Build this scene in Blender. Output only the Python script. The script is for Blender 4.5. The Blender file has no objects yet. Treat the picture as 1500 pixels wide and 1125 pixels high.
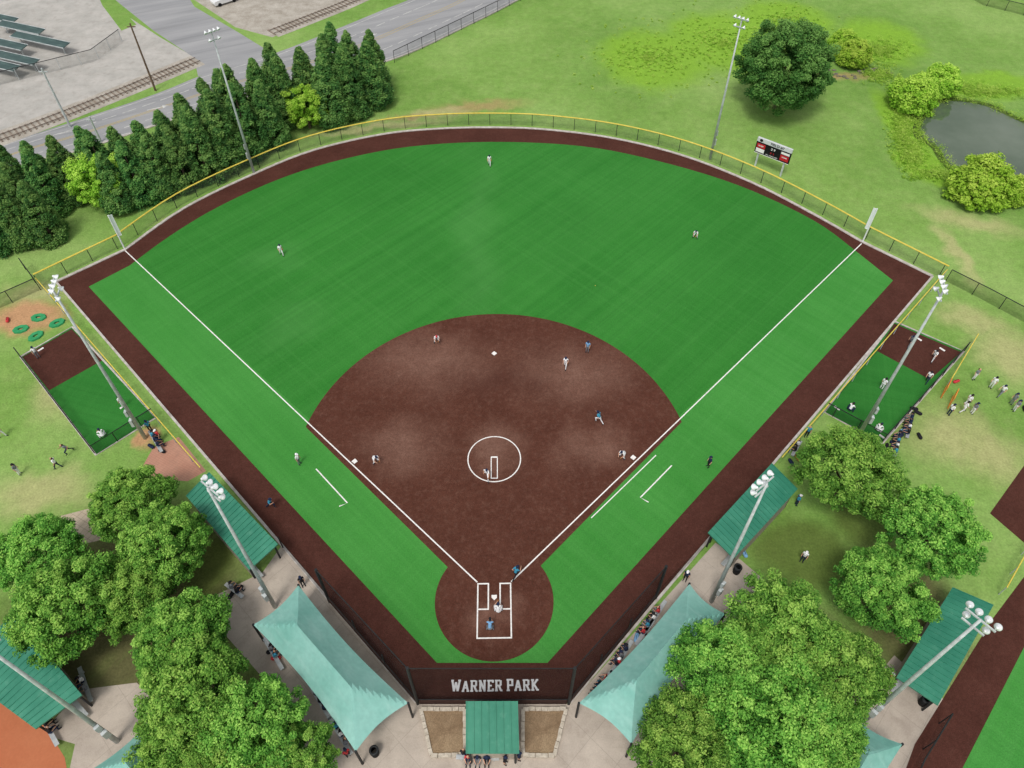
import bpy, math, random, numpy as np
from mathutils import Vector, Matrix
from mathutils.geometry import tessellate_polygon
random.seed(7); rng=np.random.default_rng(7)
sc=bpy.context.scene; COL=sc.collection
# ------------------------------------------------------------------ camera / survey
F=1103.0; TH=math.radians(46.9); PS=math.radians(0.92); CX,CY,CZ=1.023,-24.9,59.4; PY0=467.5
s_,c_=math.sin(TH),math.cos(TH); sp,cp=math.sin(PS),math.cos(PS)
RT=Vector((cp,-sp,0)); FW=Vector((sp*c_,cp*c_,-s_)); UP=Vector((sp*s_,cp*s_,c_)); C0=Vector((CX,CY,CZ))
def G(px,py,z=0.0):
    d=RT*((px-750)/F)+UP*((PY0-py)/F)+FW
    t=(z-CZ)/d.z
    p=C0+d*t
    return Vector((p.x,p.y,z))
def GP(l,z=0.0): return [G(a,b,z) for a,b in l]
def ppm(p): return F/((p-C0).dot(FW))
cam=bpy.data.cameras.new("camera"); cam.sensor_width=36; cam.lens=F/1500*36; cam.clip_end=3000
cam.shift_y=-(562.5-PY0)/1500
co=bpy.data.objects.new("camera",cam); COL.objects.link(co); co.location=C0
co.rotation_euler=(math.pi/2-TH,0,-PS); sc.camera=co
# ------------------------------------------------------------------ light
w=bpy.data.worlds.new("World"); sc.world=w; w.use_nodes=True
nt=w.node_tree; bg=nt.nodes['Background']; sky=nt.nodes.new('ShaderNodeTexSky'); sky.sky_type='NISHITA'
sky.sun_disc=False; sky.sun_elevation=math.radians(62); sky.sun_rotation=math.radians(204); sky.dust_density=3
hs=nt.nodes.new('ShaderNodeHueSaturation'); hs.inputs['Saturation'].default_value=.2
nt.links.new(sky.outputs[0],hs.inputs['Color']); nt.links.new(hs.outputs[0],bg.inputs[0]); bg.inputs[1].default_value=.15
sl=bpy.data.lights.new("sun",'SUN'); sl.energy=1.5; sl.angle=math.radians(14); sl.color=(1,.95,.88)
so=bpy.data.objects.new("sun",sl); COL.objects.link(so); so.rotation_euler=(math.radians(28),0,math.radians(-24))
sc.view_settings.view_transform='Standard'; sc.view_settings.look='None'; sc.view_settings.exposure=0
# ------------------------------------------------------------------ materials
def S(r,g,b,k=1.0):
    def f(x):
        x=x/255; return (x/12.92 if x<.04045 else ((x+.055)/1.055)**2.4)*k
    return (f(r),f(g),f(b),1)
class M:
    def __init__(s,name,rough=.9,spec=.15,metal=0,world=False):
        s.m=bpy.data.materials.new(name); s.m.use_nodes=True; s.nt=s.m.node_tree
        s.b=s.nt.nodes['Principled BSDF']; s.b.inputs['Roughness'].default_value=rough
        s.b.inputs['Specular IOR Level'].default_value=spec; s.b.inputs['Metallic'].default_value=metal
        s.co=s.n('ShaderNodeTexCoord').outputs['Object']
    def n(s,t): return s.nt.nodes.new(t)
    def L(s,a,b): s.nt.links.new(a,b)
    def noise(s,scale,detail=4,rough=.55,stretch=None,rot=0,co=None):
        co=co or s.co
        if stretch or rot:
            mp=s.n('ShaderNodeMapping'); mp.inputs['Rotation'].default_value=(0,0,rot); s.L(co,mp.inputs[0])
            m2=s.n('ShaderNodeMapping'); m2.inputs['Scale'].default_value=stretch or (1,1,1); s.L(mp.outputs[0],m2.inputs[0]); co=m2.outputs[0]
        t=s.n('ShaderNodeTexNoise'); t.inputs['Scale'].default_value=scale; t.inputs['Detail'].default_value=detail
        t.inputs['Roughness'].default_value=rough; s.L(co,t.inputs['Vector']); return t.outputs['Fac']
    def ramp(s,fac,stops):
        r=s.n('ShaderNodeValToRGB'); e=r.color_ramp.elements
        while len(e)<len(stops): e.new(.5)
        for i,(p,c) in enumerate(stops): e[i].position=p; e[i].color=c
        s.L(fac,r.inputs[0]); return r.outputs[0]
    def rng(s,fac,a,b,c,d,smooth=False):
        r=s.n('ShaderNodeMapRange'); 
        if smooth: r.interpolation_type='SMOOTHSTEP'
        for i,v in enumerate((a,b,c,d)): r.inputs[i+1].default_value=v
        s.L(fac,r.inputs[0]); return r.outputs[0]
    def mix(s,fac,a,b,mode='MIX'):
        m=s.n('ShaderNodeMix'); m.data_type='RGBA'; m.blend_type=mode
        for i,v in ((0,fac),(6,a),(7,b)):
            if isinstance(v,(int,float,tuple)): m.inputs[i].default_value=v
            else: s.L(v,m.inputs[i])
        return m.outputs[2]
    def math(s,op,a,b):
        m=s.n('ShaderNodeMath'); m.operation=op
        for i,v in enumerate((a,b)):
            if isinstance(v,(int,float)): m.inputs[i].default_value=v
            else: s.L(v,m.inputs[i])
        return m.outputs[0]
    def mask(s,ells,nscale=.4,namt=3,lo=1.15,hi=.5):
        t=s.n('ShaderNodeTexNoise'); t.inputs['Scale'].default_value=nscale; t.inputs['Detail'].default_value=5; s.L(s.co,t.inputs['Vector'])
        a=s.n('ShaderNodeVectorMath'); a.operation='SUBTRACT'; s.L(t.outputs['Color'],a.inputs[0]); a.inputs[1].default_value=(.5,.5,.5)
        b=s.n('ShaderNodeVectorMath'); b.operation='SCALE'; s.L(a.outputs[0],b.inputs[0]); b.inputs['Scale'].default_value=namt
        c=s.n('ShaderNodeVectorMath'); c.operation='ADD'; s.L(s.co,c.inputs[0]); s.L(b.outputs[0],c.inputs[1])
        out=None
        for (x,y,rx,ry,rot) in ells:
            mp=s.n('ShaderNodeMapping'); mp.vector_type='TEXTURE'
            mp.inputs['Location'].default_value=(x,y,0); mp.inputs['Rotation'].default_value=(0,0,rot); mp.inputs['Scale'].default_value=(rx,ry,1000)
            s.L(c.outputs[0],mp.inputs[0]); ln=s.n('ShaderNodeVectorMath'); ln.operation='LENGTH'; s.L(mp.outputs[0],ln.inputs[0])
            f=s.rng(ln.outputs['Value'],lo,hi,0,1,True)
            out=f if out is None else s.math('MAXIMUM',out,f)
        return out
    def fine(s,c,scale,amt,detail=3):
        f=s.rng(s.noise(scale,detail),.3,.7,1-amt,1+amt)
        k=s.n('ShaderNodeCombineColor')
        for i in range(3): s.L(f,k.inputs[i])
        return s.mix(1.0,c,k.outputs[0],'MULTIPLY')
    def bump(s,scale,strength,dist=.05):
        b=s.n('ShaderNodeBump'); b.inputs['Strength'].default_value=strength; b.inputs['Distance'].default_value=dist
        s.L(s.noise(scale,4),b.inputs['Height']); s.L(b.outputs[0],s.b.inputs['Normal'])
    def done(s,c):
        if isinstance(c,tuple): s.b.inputs['Base Color'].default_value=c
        else: s.L(c,s.b.inputs['Base Color'])
        return s.m
def E(px,py,rx,ry,rot=0):
    p=G(px,py); a=G(px,py-ry); b=G(px,py+ry); return (p.x,p.y,rx/ppm(p),(a-b).length/2,rot)
def simple(name,c1,c2,scale=4,rough=.8,spec=.2,metal=0,fine=30,famt=.08,bump=0):
    m=M(name,rough,spec,metal); c=m.ramp(m.noise(scale),[(.35,c1),(.65,c2)]); c=m.fine(c,fine,famt)
    if bump: m.bump(fine,bump)
    return m.done(c)
def see_through(name,color,op,rough=.8,wire=None):
    m=M(name,rough); m.done(color); t=m.n('ShaderNodeBsdfTransparent'); x=m.n('ShaderNodeMixShader')
    f=m.rng(m.noise(1.2,3),.3,.7,max(0,op-.06),min(1,op+.06)); m.L(f,x.inputs[0]); m.L(t.outputs[0],x.inputs[1]); m.L(m.b.outputs[0],x.inputs[2])
    m.L(x.outputs[0],m.nt.nodes['Material Output'].inputs[0]); return m.m
# natural grass ground
g=M("meadow_grass",.95,.1)
c=g.ramp(g.noise(.04,6,.6),[(.3,S(100,138,60)),(.5,S(120,156,76)),(.72,S(146,174,100))])
c=g.mix(g.rng(g.noise(.4,6,.75),.45,.75,0,.4),c,S(154,172,106))
c=g.mix(g.rng(g.mask([E(960,85,95,50),E(1060,60,100,50),E(1150,30,80,35),E(1290,60,70,35),E(1450,125,90,22),E(1325,180,38,55),E(1345,240,40,30),E(1400,262,40,16)],.25,5,1.1,.6),0,1,0,.9),c,S(128,170,54))
c=g.mix(g.rng(g.mask([E(700,155,75,9,.12),E(600,172,50,6,.2),E(1230,112,70,6)],.5,4,1.4,.1),0,1,0,.8),c,S(166,142,100))
c=g.mix(g.rng(g.mask([E(1420,325,90,14,-.4),E(1400,370,14,50),E(60,430,60,16),E(1430,470,60,20,-.4),E(1450,660,60,60),E(100,560,50,60),E(60,720,90,35),E(1395,640,80,50),E(1480,520,60,50),E(640,165,50,8),E(320,300,90,8,.5),E(560,185,120,6,.2)],.3,5,1.3,.2),0,1,0,.6),c,S(186,174,130))
c=g.mix(g.rng(g.mask([E(40,465,62,26),E(215,640,22,20)],.6,2),0,1,0,.8),c,S(196,140,112))
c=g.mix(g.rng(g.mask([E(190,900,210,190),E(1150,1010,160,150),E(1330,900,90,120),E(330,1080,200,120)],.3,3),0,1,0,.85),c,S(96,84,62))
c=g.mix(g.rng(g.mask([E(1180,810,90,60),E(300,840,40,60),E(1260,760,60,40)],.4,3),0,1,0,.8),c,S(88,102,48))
c=g.mix(g.rng(g.noise(1,5,.7,(.35,.09,1),.6),.5,.75,0,.3),c,S(108,142,62))
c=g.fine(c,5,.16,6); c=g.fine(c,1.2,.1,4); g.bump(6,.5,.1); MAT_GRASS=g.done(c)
def turf(name,c1,c2,rot,hi,lo,k=1):
    m=M(name,.85,.2); c=m.ramp(m.noise(.08,3),[(.3,c1),(.7,c2)])
    st=m.noise(1,2,.5,(.012,.6,1),rot); c=m.mix(m.rng(st,.42,.6,0,.13*k),c,hi)
    st=m.noise(1,3,.6,(.02,2.6,1),rot); c=m.mix(m.rng(st,.45,.65,0,.3*k),c,lo)
    st=m.noise(1,3,.6,(.02,2.2,1),rot+1.55); c=m.mix(m.rng(st,.5,.68,0,.12*k),c,hi)
    c=m.mix(m.rng(m.noise(.7,6,.75),.5,.75,0,.14),c,hi)
    c=m.fine(c,9,.14,5); c=m.fine(c,30,.12,3); m.bump(20,.4,.03); return m,c
m,c=turf("outfield_turf",S(42,114,38),S(52,126,46),-.78,S(80,148,70),S(36,102,34))
c=m.mix(m.rng(m.mask([(-2,45,2.5,18,0),E(400,380,50,20),E(700,330,40,14),E(420,480,60,20,.6)],.15,8,1.5,0),0,1,0,.12),c,S(112,168,100))
MAT_TURF=m.done(c)
m,c=turf("foul_turf",S(54,128,48),S(68,142,60),.78,S(94,162,84),S(46,116,44),.8); MAT_FOUL=m.done(c)
m,c=turf("bullpen_turf",S(36,106,36),S(48,120,46),.3,S(70,140,62),S(34,98,32)); MAT_PEN=m.done(c)
def dirt(name,c1,c2,ells,cm,amt):
    m=M(name,.95,.1); c=m.ramp(m.noise(.3,6,.65),[(.3,c1),(.7,c2)])
    if ells:
        f=m.math('MULTIPLY',m.mask(ells,.25,6,1.7,-.2),m.rng(m.noise(.9,7,.75),.3,.7,.45,1)); c=m.mix(m.rng(f,0,1,0,amt),c,cm)
    c=m.mix(m.rng(m.noise(1.6,6,.75),.48,.75,0,.22),c,cm)
    c=m.fine(c,14,.26,6); c=m.fine(c,4,.12,6); m.bump(16,.5,.05); return m,c
m,c=dirt("infield_clay",S(78,46,36),S(90,56,45),[E(630,530,90,38),E(590,650,60,35),E(870,650,50,32,.3),E(840,545,80,40),E(724,660,34,30),E(724,900,40,25)],S(142,110,96),.62)
c=m.mix(m.rng(m.mask([E(724,560,70,22)],.3,4,1.5,0),0,1,0,.35),c,S(64,36,30))
MAT_CLAY=m.done(c)
m,c=dirt("warning_track_dirt",S(70,41,34),S(84,51,43),[],S(108,76,66),.5); MAT_TRACK=m.done(c)
m=M("orange_clay",.95,.1); c=m.ramp(m.noise(.3,6,.65),[(.3,S(176,104,72)),(.7,S(188,118,84))]); c=m.fine(c,6,.05,5); MAT_ORANGE=m.done(c)
m,c=dirt("mulch",S(120,98,76),S(158,136,108),[],S(176,158,130),.5); MAT_MULCH=m.done(c)
def concrete(name,c1,c2,bw,bh,rot=0,line=.82):
    m=M(name,.9,.2); c=m.ramp(m.noise(.35,6,.65),[(.3,c1),(.7,c2)])
    mp=m.n('ShaderNodeMapping'); mp.inputs['Rotation'].default_value=(0,0,rot); m.L(m.co,mp.inputs[0])
    b=m.n('ShaderNodeTexBrick'); b.offset=0; b.inputs['Scale'].default_value=1; b.inputs['Brick Width'].default_value=bw; b.inputs['Row Height'].default_value=bh
    b.inputs['Mortar Size'].default_value=.02; b.inputs['Color1'].default_value=(1,1,1,1); b.inputs['Color2'].default_value=(.95,.95,.95,1); b.inputs['Mortar'].default_value=(line*.8,line*.8,line*.8,1)
    m.L(mp.outputs[0],b.inputs[0]); c=m.mix(1.0,c,b.outputs[0],'MULTIPLY')
    c=m.mix(m.rng(m.noise(.9,6,.7),.5,.8,0,.45),c,S(126,112,100)); c=m.fine(c,12,.08,5); return m.done(c)
MAT_PLAZA=concrete("plaza_concrete",S(170,158,146),S(198,186,172),2.4,2.4,.78,1.0)
MAT_YARD=concrete("yard_concrete",S(164,162,156),S(190,186,180),6,6,.4,1.1)
m=M("asphalt",.9,.2); c=m.ramp(m.noise(1,5,.6,(.05,.4,1),-.42),[(.3,S(140,141,143)),(.7,S(162,162,163))]); c=m.mix(m.rng(m.noise(1,3,.6,(.03,.7,1),-.42),.5,.7,0,.5),c,S(124,125,127)); c=m.fine(c,10,.08,5); MAT_ROAD=m.done(c)
m=M("ballast",.95,.1); c=m.ramp(m.noise(.5,6,.7),[(.3,S(148,140,128)),(.7,S(186,180,170))]); c=m.fine(c,6,.2,5); MAT_BALLAST=m.done(c)
m=M("white_line_paint",.8,.2); c=m.ramp(m.noise(5,5,.7),[(.3,S(204,198,194)),(.5,S(238,236,232))]); MAT_WHITE=m.done(c)
MAT_YLINE=simple("yellow_road_paint",S(166,152,112),S(186,164,104))
MAT_RWHITE=simple("worn_road_paint",S(164,164,162),S(206,206,202),1.2)
MAT_YELLOW=simple("yellow_plastic_cap",S(214,190,70),S(228,208,96),2,.5,.4)
MAT_KERB=simple("kerb_concrete",S(172,164,156),S(200,194,188),2)
MAT_STEEL=simple("galvanised_steel",S(172,178,178),S(202,208,208),1.5,.5,.4,.1)
MAT_LAMP=simple("white_lamp_metal",S(222,226,228),S(240,242,244),6,.4,.5)
MAT_BLACK=simple("black_metal",S(28,30,32),S(42,44,46),3,.6,.3)
MAT_RAIL=simple("rusty_rail",S(104,92,84),S(126,112,102),3,.6,.3,.3)
MAT_WOOD=simple("weathered_wood",S(96,80,66),S(122,104,86),3,.9)
MAT_TIE=simple("sleeper_wood",S(120,108,96),S(146,134,122),3,.9)
MAT_STONE=simple("planter_stone",S(176,166,150),S(206,196,180),3,.9,famt=.2)
MAT_BENCH=simple("aluminium_bench",S(170,174,176),S(196,200,200),3,.45,.5,.4)
MAT_GLASS=simple("dark_glass",S(24,30,36),S(36,44,52),2,.15,.6)
MAT_RUBBER=simple("black_rubber",S(22,22,24),S(34,34,36),8,.8)
MAT_NET=see_through("backstop_netting",S(16,16,18),.36)
MAT_LINK=see_through("chain_link_mesh",S(92,98,92),.2)
MAT_BLINK=see_through("black_chain_link",S(24,28,26),.30)
MAT_SCREEN=see_through("white_foul_screen",S(236,238,240),.93)
m=M("green_metal_roofing",.45,.4,.1); c=m.ramp(m.noise(.5,4,.6),[(.3,S(46,122,98)),(.7,S(66,142,116))]); c=m.mix(m.rng(m.noise(2,5,.7),.55,.8,0,.35),c,S(112,160,138)); MAT_ROOF=m.done(c)
m=M("teal_shade_fabric",.8,.15); c=m.ramp(m.noise(.25,4,.6),[(.3,S(116,172,160)),(.7,S(146,194,184))]); c=m.mix(m.rng(m.noise(1,4,.6,(.3,2,1),.8),.5,.75,0,.3),c,S(172,208,200)); c=m.fine(c,3,.06); MAT_FAB=m.done(c)
m=M("pond_water",.04,.9); c=m.ramp(m.noise(.1,5,.6),[(.3,S(70,88,64)),(.7,S(104,116,98))]); m.bump(1.2,.06,.05); m.b.inputs['IOR'].default_value=1.6; MAT_WATER=m.done(c)
def leafmat(name,stops,vary=1,tr=.28):
    m=M(name,.6,.15); a=m.n('ShaderNodeAttribute'); a.attribute_name='tone'
    c=m.ramp(a.outputs['Fac'],stops); oi=m.n('ShaderNodeObjectInfo'); hsv=m.n('ShaderNodeHueSaturation')
    if vary: m.L(m.rng(oi.outputs['Random'],0,1,.490,.512),hsv.inputs['Hue']); m.L(m.rng(oi.outputs['Random'],0,1,.9,1.15),hsv.inputs['Value'])
    m.L(c,hsv.inputs['Color'])
    m.L(hsv.outputs[0],m.b.inputs['Base Color']); t=m.n('ShaderNodeBsdfTranslucent'); m.L(hsv.outputs[0],t.inputs[0]); x=m.n('ShaderNodeMixShader'); x.inputs[0].default_value=tr
    m.L(m.b.outputs[0],x.inputs[1]); m.L(t.outputs[0],x.inputs[2]); m.L(x.outputs[0],m.nt.nodes['Material Output'].inputs[0]); return m.m
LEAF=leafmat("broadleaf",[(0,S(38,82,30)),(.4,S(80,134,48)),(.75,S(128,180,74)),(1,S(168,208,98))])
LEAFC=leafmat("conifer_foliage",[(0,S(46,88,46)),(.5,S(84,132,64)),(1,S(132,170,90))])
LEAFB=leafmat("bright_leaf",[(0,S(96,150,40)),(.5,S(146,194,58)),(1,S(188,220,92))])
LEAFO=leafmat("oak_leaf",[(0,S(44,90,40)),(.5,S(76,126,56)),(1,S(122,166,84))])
LEAFG=leafmat("reed_leaf",[(0,S(132,176,58)),(.5,S(168,206,78)),(1,S(200,224,112))],0,.45)
BARK=simple("bark",S(84,70,58),S(112,96,82),6,.95,famt=.2,bump=.4)
# ------------------------------------------------------------------ mesh helpers
def newmesh(name,V,Fc,mats=None,mi=None,smooth=False):
    me=bpy.data.meshes.new(name); me.from_pydata([tuple(v) for v in V],[],[tuple(f) for f in Fc])
    for m in (mats or []): me.materials.append(m)
    if mi is not None: me.polygons.foreach_set('material_index',mi)
    if smooth: me.polygons.foreach_set('use_smooth',[True]*len(me.polygons))
    me.update(); return me
def obj(name,me=None,parent=None,loc=None,label=None,category=None,group=None,kind=None):
    o=bpy.data.objects.new(name,me); COL.objects.link(o)
    if loc is not None: o.location=loc
    if parent: o.parent=parent
    if label: o["label"]=label
    if category: o["category"]=category
    if group: o["group"]=group
    if kind: o["kind"]=kind
    return o
class B:  # mesh accumulator
    def __init__(s): s.v=[]; s.f=[]; s.m=[]
    def add(s,V,Fc,mi=0):
        k=len(s.v); s.v+= [Vector(v) for v in V]; s.f+=[[i+k for i in f] for f in Fc]; s.m+=[mi]*len(Fc); return s
    def box(s,c,d,rz=0,mi=0,top=1.0):
        c=Vector(c); R=Matrix.Rotation(rz,3,'Z'); V=[]
        for z in (-.5,.5):
            k=top if z>0 else 1
            for x,y in ((-.5,-.5),(.5,-.5),(.5,.5),(-.5,.5)): V.append(c+R@Vector((x*d[0]*k,y*d[1]*k,z*d[2])))
        return s.add(V,[(3,2,1,0),(4,5,6,7),(0,1,5,4),(1,2,6,5),(2,3,7,6),(3,0,4,7)],mi)
    def tube(s,pts,rs,n=8,mi=0,cap=True):
        pts=[Vector(p) for p in pts]
        if not hasattr(rs,'__len__'): rs=[rs]*len(pts)
        V=[];Fc=[]
        for i,p in enumerate(pts):
            d=(pts[min(i+1,len(pts)-1)]-pts[max(i-1,0)]).normalized()
            a=d.cross(Vector((0,0,1)) if abs(d.z)<.95 else Vector((1,0,0))).normalized(); b=d.cross(a)
            for j in range(n):
                t=2*math.pi*j/n; V.append(p+(a*math.cos(t)+b*math.sin(t))*rs[i])
        for i in range(len(pts)-1):
            for j in range(n): Fc.append((i*n+j,i*n+(j+1)%n,(i+1)*n+(j+1)%n,(i+1)*n+j))
        if cap: Fc.append(list(range(n))[::-1]); Fc.append([(len(pts)-1)*n+j for j in range(n)])
        return s.add(V,Fc,mi)
    def caps(s,a,b,ra,rb,mi=0,n=12,sc=(1,1,1)):
        a=Vector(a);b=Vector(b); d=b-a; L=d.length
        if L<1e-5: d=Vector((0,0,1)); 
        d=d.normalized(); pts=[];rs=[]
        for t in (-88,-60,-30,0): pts.append(a+d*ra*math.sin(math.radians(t))); rs.append(ra*math.cos(math.radians(t)))
        for t in (0,30,60,88):
            if t==0 and L<1e-5: continue
            pts.append(b+d*rb*math.sin(math.radians(t))); rs.append(rb*math.cos(math.radians(t)))
        k=len(s.v); s.tube(pts,rs,n,mi)
        if sc!=(1,1,1):
            m=(a+b)/2
            for i in range(k,len(s.v)):
                q=s.v[i]-m; s.v[i]=m+Vector((q.x*sc[0],q.y*sc[1],q.z*sc[2]))
        return s
    def rev(s,prof,origin,axis,n=12,mi=0):
        o=Vector(origin); d=Vector(axis).normalized()
        a=d.cross(Vector((0,0,1)) if abs(d.z)<.95 else Vector((1,0,0))).normalized(); b=d.cross(a); V=[];Fc=[]
        for r,t in prof:
            for j in range(n):
                q=2*math.pi*j/n; V.append(o+d*t+(a*math.cos(q)+b*math.sin(q))*r)
        for i in range(len(prof)-1):
            for j in range(n): Fc.append((i*n+j,i*n+(j+1)%n,(i+1)*n+(j+1)%n,(i+1)*n+j))
        return s.add(V,Fc,mi)
    def mesh(s,name,mats,off=None,smooth=False):
        V=s.v if off is None else [v-Vector(off) for v in s.v]
        return newmesh(name,V,s.f,mats if isinstance(mats,list) else [mats],s.m,smooth)
def smoothline(P,n=6,closed=False):
    P=[Vector(p) for p in P]; out=[]; N=len(P)
    for i in range(N if closed else N-1):
        if closed: a,b,c,d=P[(i-1)%N],P[i],P[(i+1)%N],P[(i+2)%N]
        else: a,b,c,d=P[max(i-1,0)],P[i],P[i+1],P[min(i+2,N-1)]
        for k in range(n):
            t=k/n; out.append(.5*((2*b)+(c-a)*t+(2*a-5*b+4*c-d)*t*t+(3*b-a-3*c+d)*t**3))
    if not closed: out.append(P[-1])
    return out
def sheet(name,pts,z,mat,label=None,kind='structure'):
    P=[Vector((p[0],p[1],z)) for p in pts]; T=tessellate_polygon([P])
    F2=[]
    for t in T:
        a,b,c=(P[i] for i in t)
        F2.append(t if (b-a).cross(c-a).z>0 else t[::-1])
    o=obj(name,newmesh(name,P,F2,[mat]),kind=kind)
    if label: o["label"]=label
    return o
def ribbon(name,pts,wd,z,mat,closed=False,label=None,kind='structure',h=0):
    P=[Vector((p[0],p[1],0)) for p in pts]; N=len(P); V=[];Fc=[]
    for i,p in enumerate(P):
        if closed: d=P[(i+1)%N]-P[(i-1)%N]
        else: d=P[min(i+1,N-1)]-P[max(i-1,0)]
        nrm=Vector((-d.y,d.x,0)).normalized()*wd/2; V+= [p+nrm+Vector((0,0,z)),p-nrm+Vector((0,0,z))]
    for i in range(N if closed else N-1):
        a,b=2*i,2*((i+1)%N); Fc.append((a,a+1,b+1,b))
    if h:
        k=len(V); V+=[v-Vector((0,0,h)) for v in V]
        for i in range(N if closed else N-1):
            a,b=2*i,2*((i+1)%N); Fc.append((a+k,a,b,b+k)); Fc.append((a+1,a+1+k,b+1+k,b+1))
    o=obj(name,newmesh(name,V,Fc,[mat]),kind=kind)
    if label: o["label"]=label
    return o
def copy_thing(root,loc,rz=0,s=1.0,props=None,mats=None):
    def cp(o,par):
        n=o.copy(); COL.objects.link(n)
        if par: n.parent=par
        for ch in o.children: cp(ch,n)
        return n
    r=cp(root,None); r.location=loc; r.rotation_euler=(0,0,rz); r.scale=(s,s,s) if not hasattr(s,'__len__') else s
    for k,v in (props or {}).items():
        if v is not None: r[k]=v
    return r
def kill(root):
    for ch in list(root.children): kill(ch)
    bpy.data.objects.remove(root)
# ------------------------------------------------------------------ ground surfaces
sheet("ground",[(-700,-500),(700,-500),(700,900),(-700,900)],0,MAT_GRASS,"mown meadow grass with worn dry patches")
arc_out=[(82,413),(183,366),(270,305),(372,255),(460,220),(560,197),(640,189),(720,187),(800,190),(900,203),(1000,228),(1100,267),(1190,313),(1262,354),(1366,405)]
arc_w=[Vector(G(82,413))]+smoothline(GP(arc_out[1:-1]),5)+[G(1366,405)]
track=arc_w+GP([(835,1029),(610,1029)])
sheet("warning_track",track,.012,MAT_TRACK,"dark brown warning track around the ball field")
turf_arc=smoothline(GP([(190,389),(250,345),(320,303),(410,262),(500,234),(600,215),(720,208),(850,214),(960,235),(1080,271),(1190,322),(1255,369)]),5)
sheet("foul_turf",[G(130,420)]+turf_arc+[G(1308,411),G(802,971),G(640,971)],.016,MAT_FOUL,"light green artificial turf in foul ground")
sheet("outfield_turf",[Vector((0,1,0)),]+[Vector((v.x,v.y,0)) for v in [turf_arc[1]]+turf_arc[2:-2]+[turf_arc[-1]]],.020,MAT_TURF,"deep green artificial turf outfield")
PC=(0,13.1); RI=18.35; off=1.15
ang=[]
for k in range(721):
    t=math.radians(k/2); x=PC[0]+RI*math.cos(t); y=PC[1]+RI*math.sin(t)
    if abs(x)<y+off and y>PC[1]-8: ang.append((x,y))
def ak(p):
    a=math.atan2(p[1]-PC[1],p[0]); return -(a if a>-math.pi/2 else a+2*math.pi)
ang=sorted(ang,key=ak)
sheet("infield_dirt",ang+[(1.2,.05),(0,-1.0),(-1.2,.05)],.024,MAT_CLAY,"reddish brown infield surface")
sheet("home_plate_circle",[(4.75*math.cos(t),-.1+4.75*math.sin(t)) for t in np.linspace(0,2*math.pi,96,endpoint=False)],.028,MAT_CLAY,"round dirt area about home plate")
# markings
def line(p,q,wd=.1,z=.034,name="painted_line"): return ribbon(name,[p,q],wd,z,MAT_WHITE)
line((-1.38,1.38),G(183,367),.11,.034,"foul_line"); line((1.38,1.38),G(1262,357),.11,.034,"foul_line")
ribbon("pitching_circle",[(2.42*math.cos(t),13.1+2.42*math.sin(t)) for t in np.linspace(0,2*math.pi,72,endpoint=False)],.10,.032,MAT_WHITE,True)
def rect(x0,y0,x1,y1,wd=.11,z=.034,name="painted_box"):
    b=B()
    for (xa,ya,xb,yb) in ((x0,y0,x1,y0+wd),(x0,y1-wd,x1,y1),(x0,y0+wd,x0+wd,y1-wd),(x1-wd,y0+wd,x1,y1-wd)):
        b.add([(xa,ya,z),(xb,ya,z),(xb,yb,z),(xa,yb,z)],[(0,1,2,3)])
    return obj(name,b.mesh(name,MAT_WHITE),kind='structure')
rect(-1.38,-.9,-.42,1.3,name="batter_box"); rect(.42,-.9,1.38,1.3,name="batter_box")
rect(-.32,11.0,.32,13.3,.08,name="pitching_lane")
b=B()
for (xa,ya,xb,yb) in ((-1.38,-3.15,-1.27,-.9),(1.27,-3.15,1.38,-.9),(-1.27,-3.15,1.27,-3.04)): b.add([(xa,ya,.034),(xb,ya,.034),(xb,yb,.034),(xa,yb,.034)],[(0,1,2,3)])
obj("catcher_box",b.mesh("catcher_box",MAT_WHITE),kind='structure')
ribbon("coach_box_line",GP([(463,687),(509,737),(497,742)]),.11,.033,MAT_WHITE); ribbon("coach_box_line",GP([(984,682),(938,729),(950,736)]),.11,.033,MAT_WHITE)
line(G(961,667),G(866,759),.09,.033,"running_lane_line")
# bases
def slab(name,poly,z0,z1,mat,loc,rz,label,cat,grp=None):
    n=len(poly); V=[(x,y,z0) for x,y in poly]+[(x*.96,y*.96,z1) for x,y in poly]
    Fc=[list(range(n))[::-1],[n+i for i in range(n)]]+[(i,(i+1)%n,n+(i+1)%n,n+i) for i in range(n)]
    o=obj(name,newmesh(name,V,Fc,[mat]),loc=loc,label=label,category=cat,group=grp); o.rotation_euler=(0,0,rz); return o
sq=[(-.2,-.2),(.2,-.2),(.2,.2),(-.2,.2)]
for x,y in ((12.8,13.0),(0,25.8),(-12.8,13.0)): slab("base",sq,0,.07,MAT_WHITE,(x,y,.026),math.pi/4,"square white base on the brown infield","base","bases of the diamond")
slab("home_plate",[(-.22,.2),(-.22,-.02),(0,-.24),(.22,-.02),(.22,.2)],0,.03,MAT_WHITE,(0,.1,.030),0,"white five sided home plate in dirt","home plate")
slab("pitching_rubber",[(-.3,-.075),(.3,-.075),(.3,.075),(-.3,.075)],0,.03,MAT_WHITE,(0,13.25,.036),0,"white pitching rubber inside the painted circle","pitching rubber")
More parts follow.
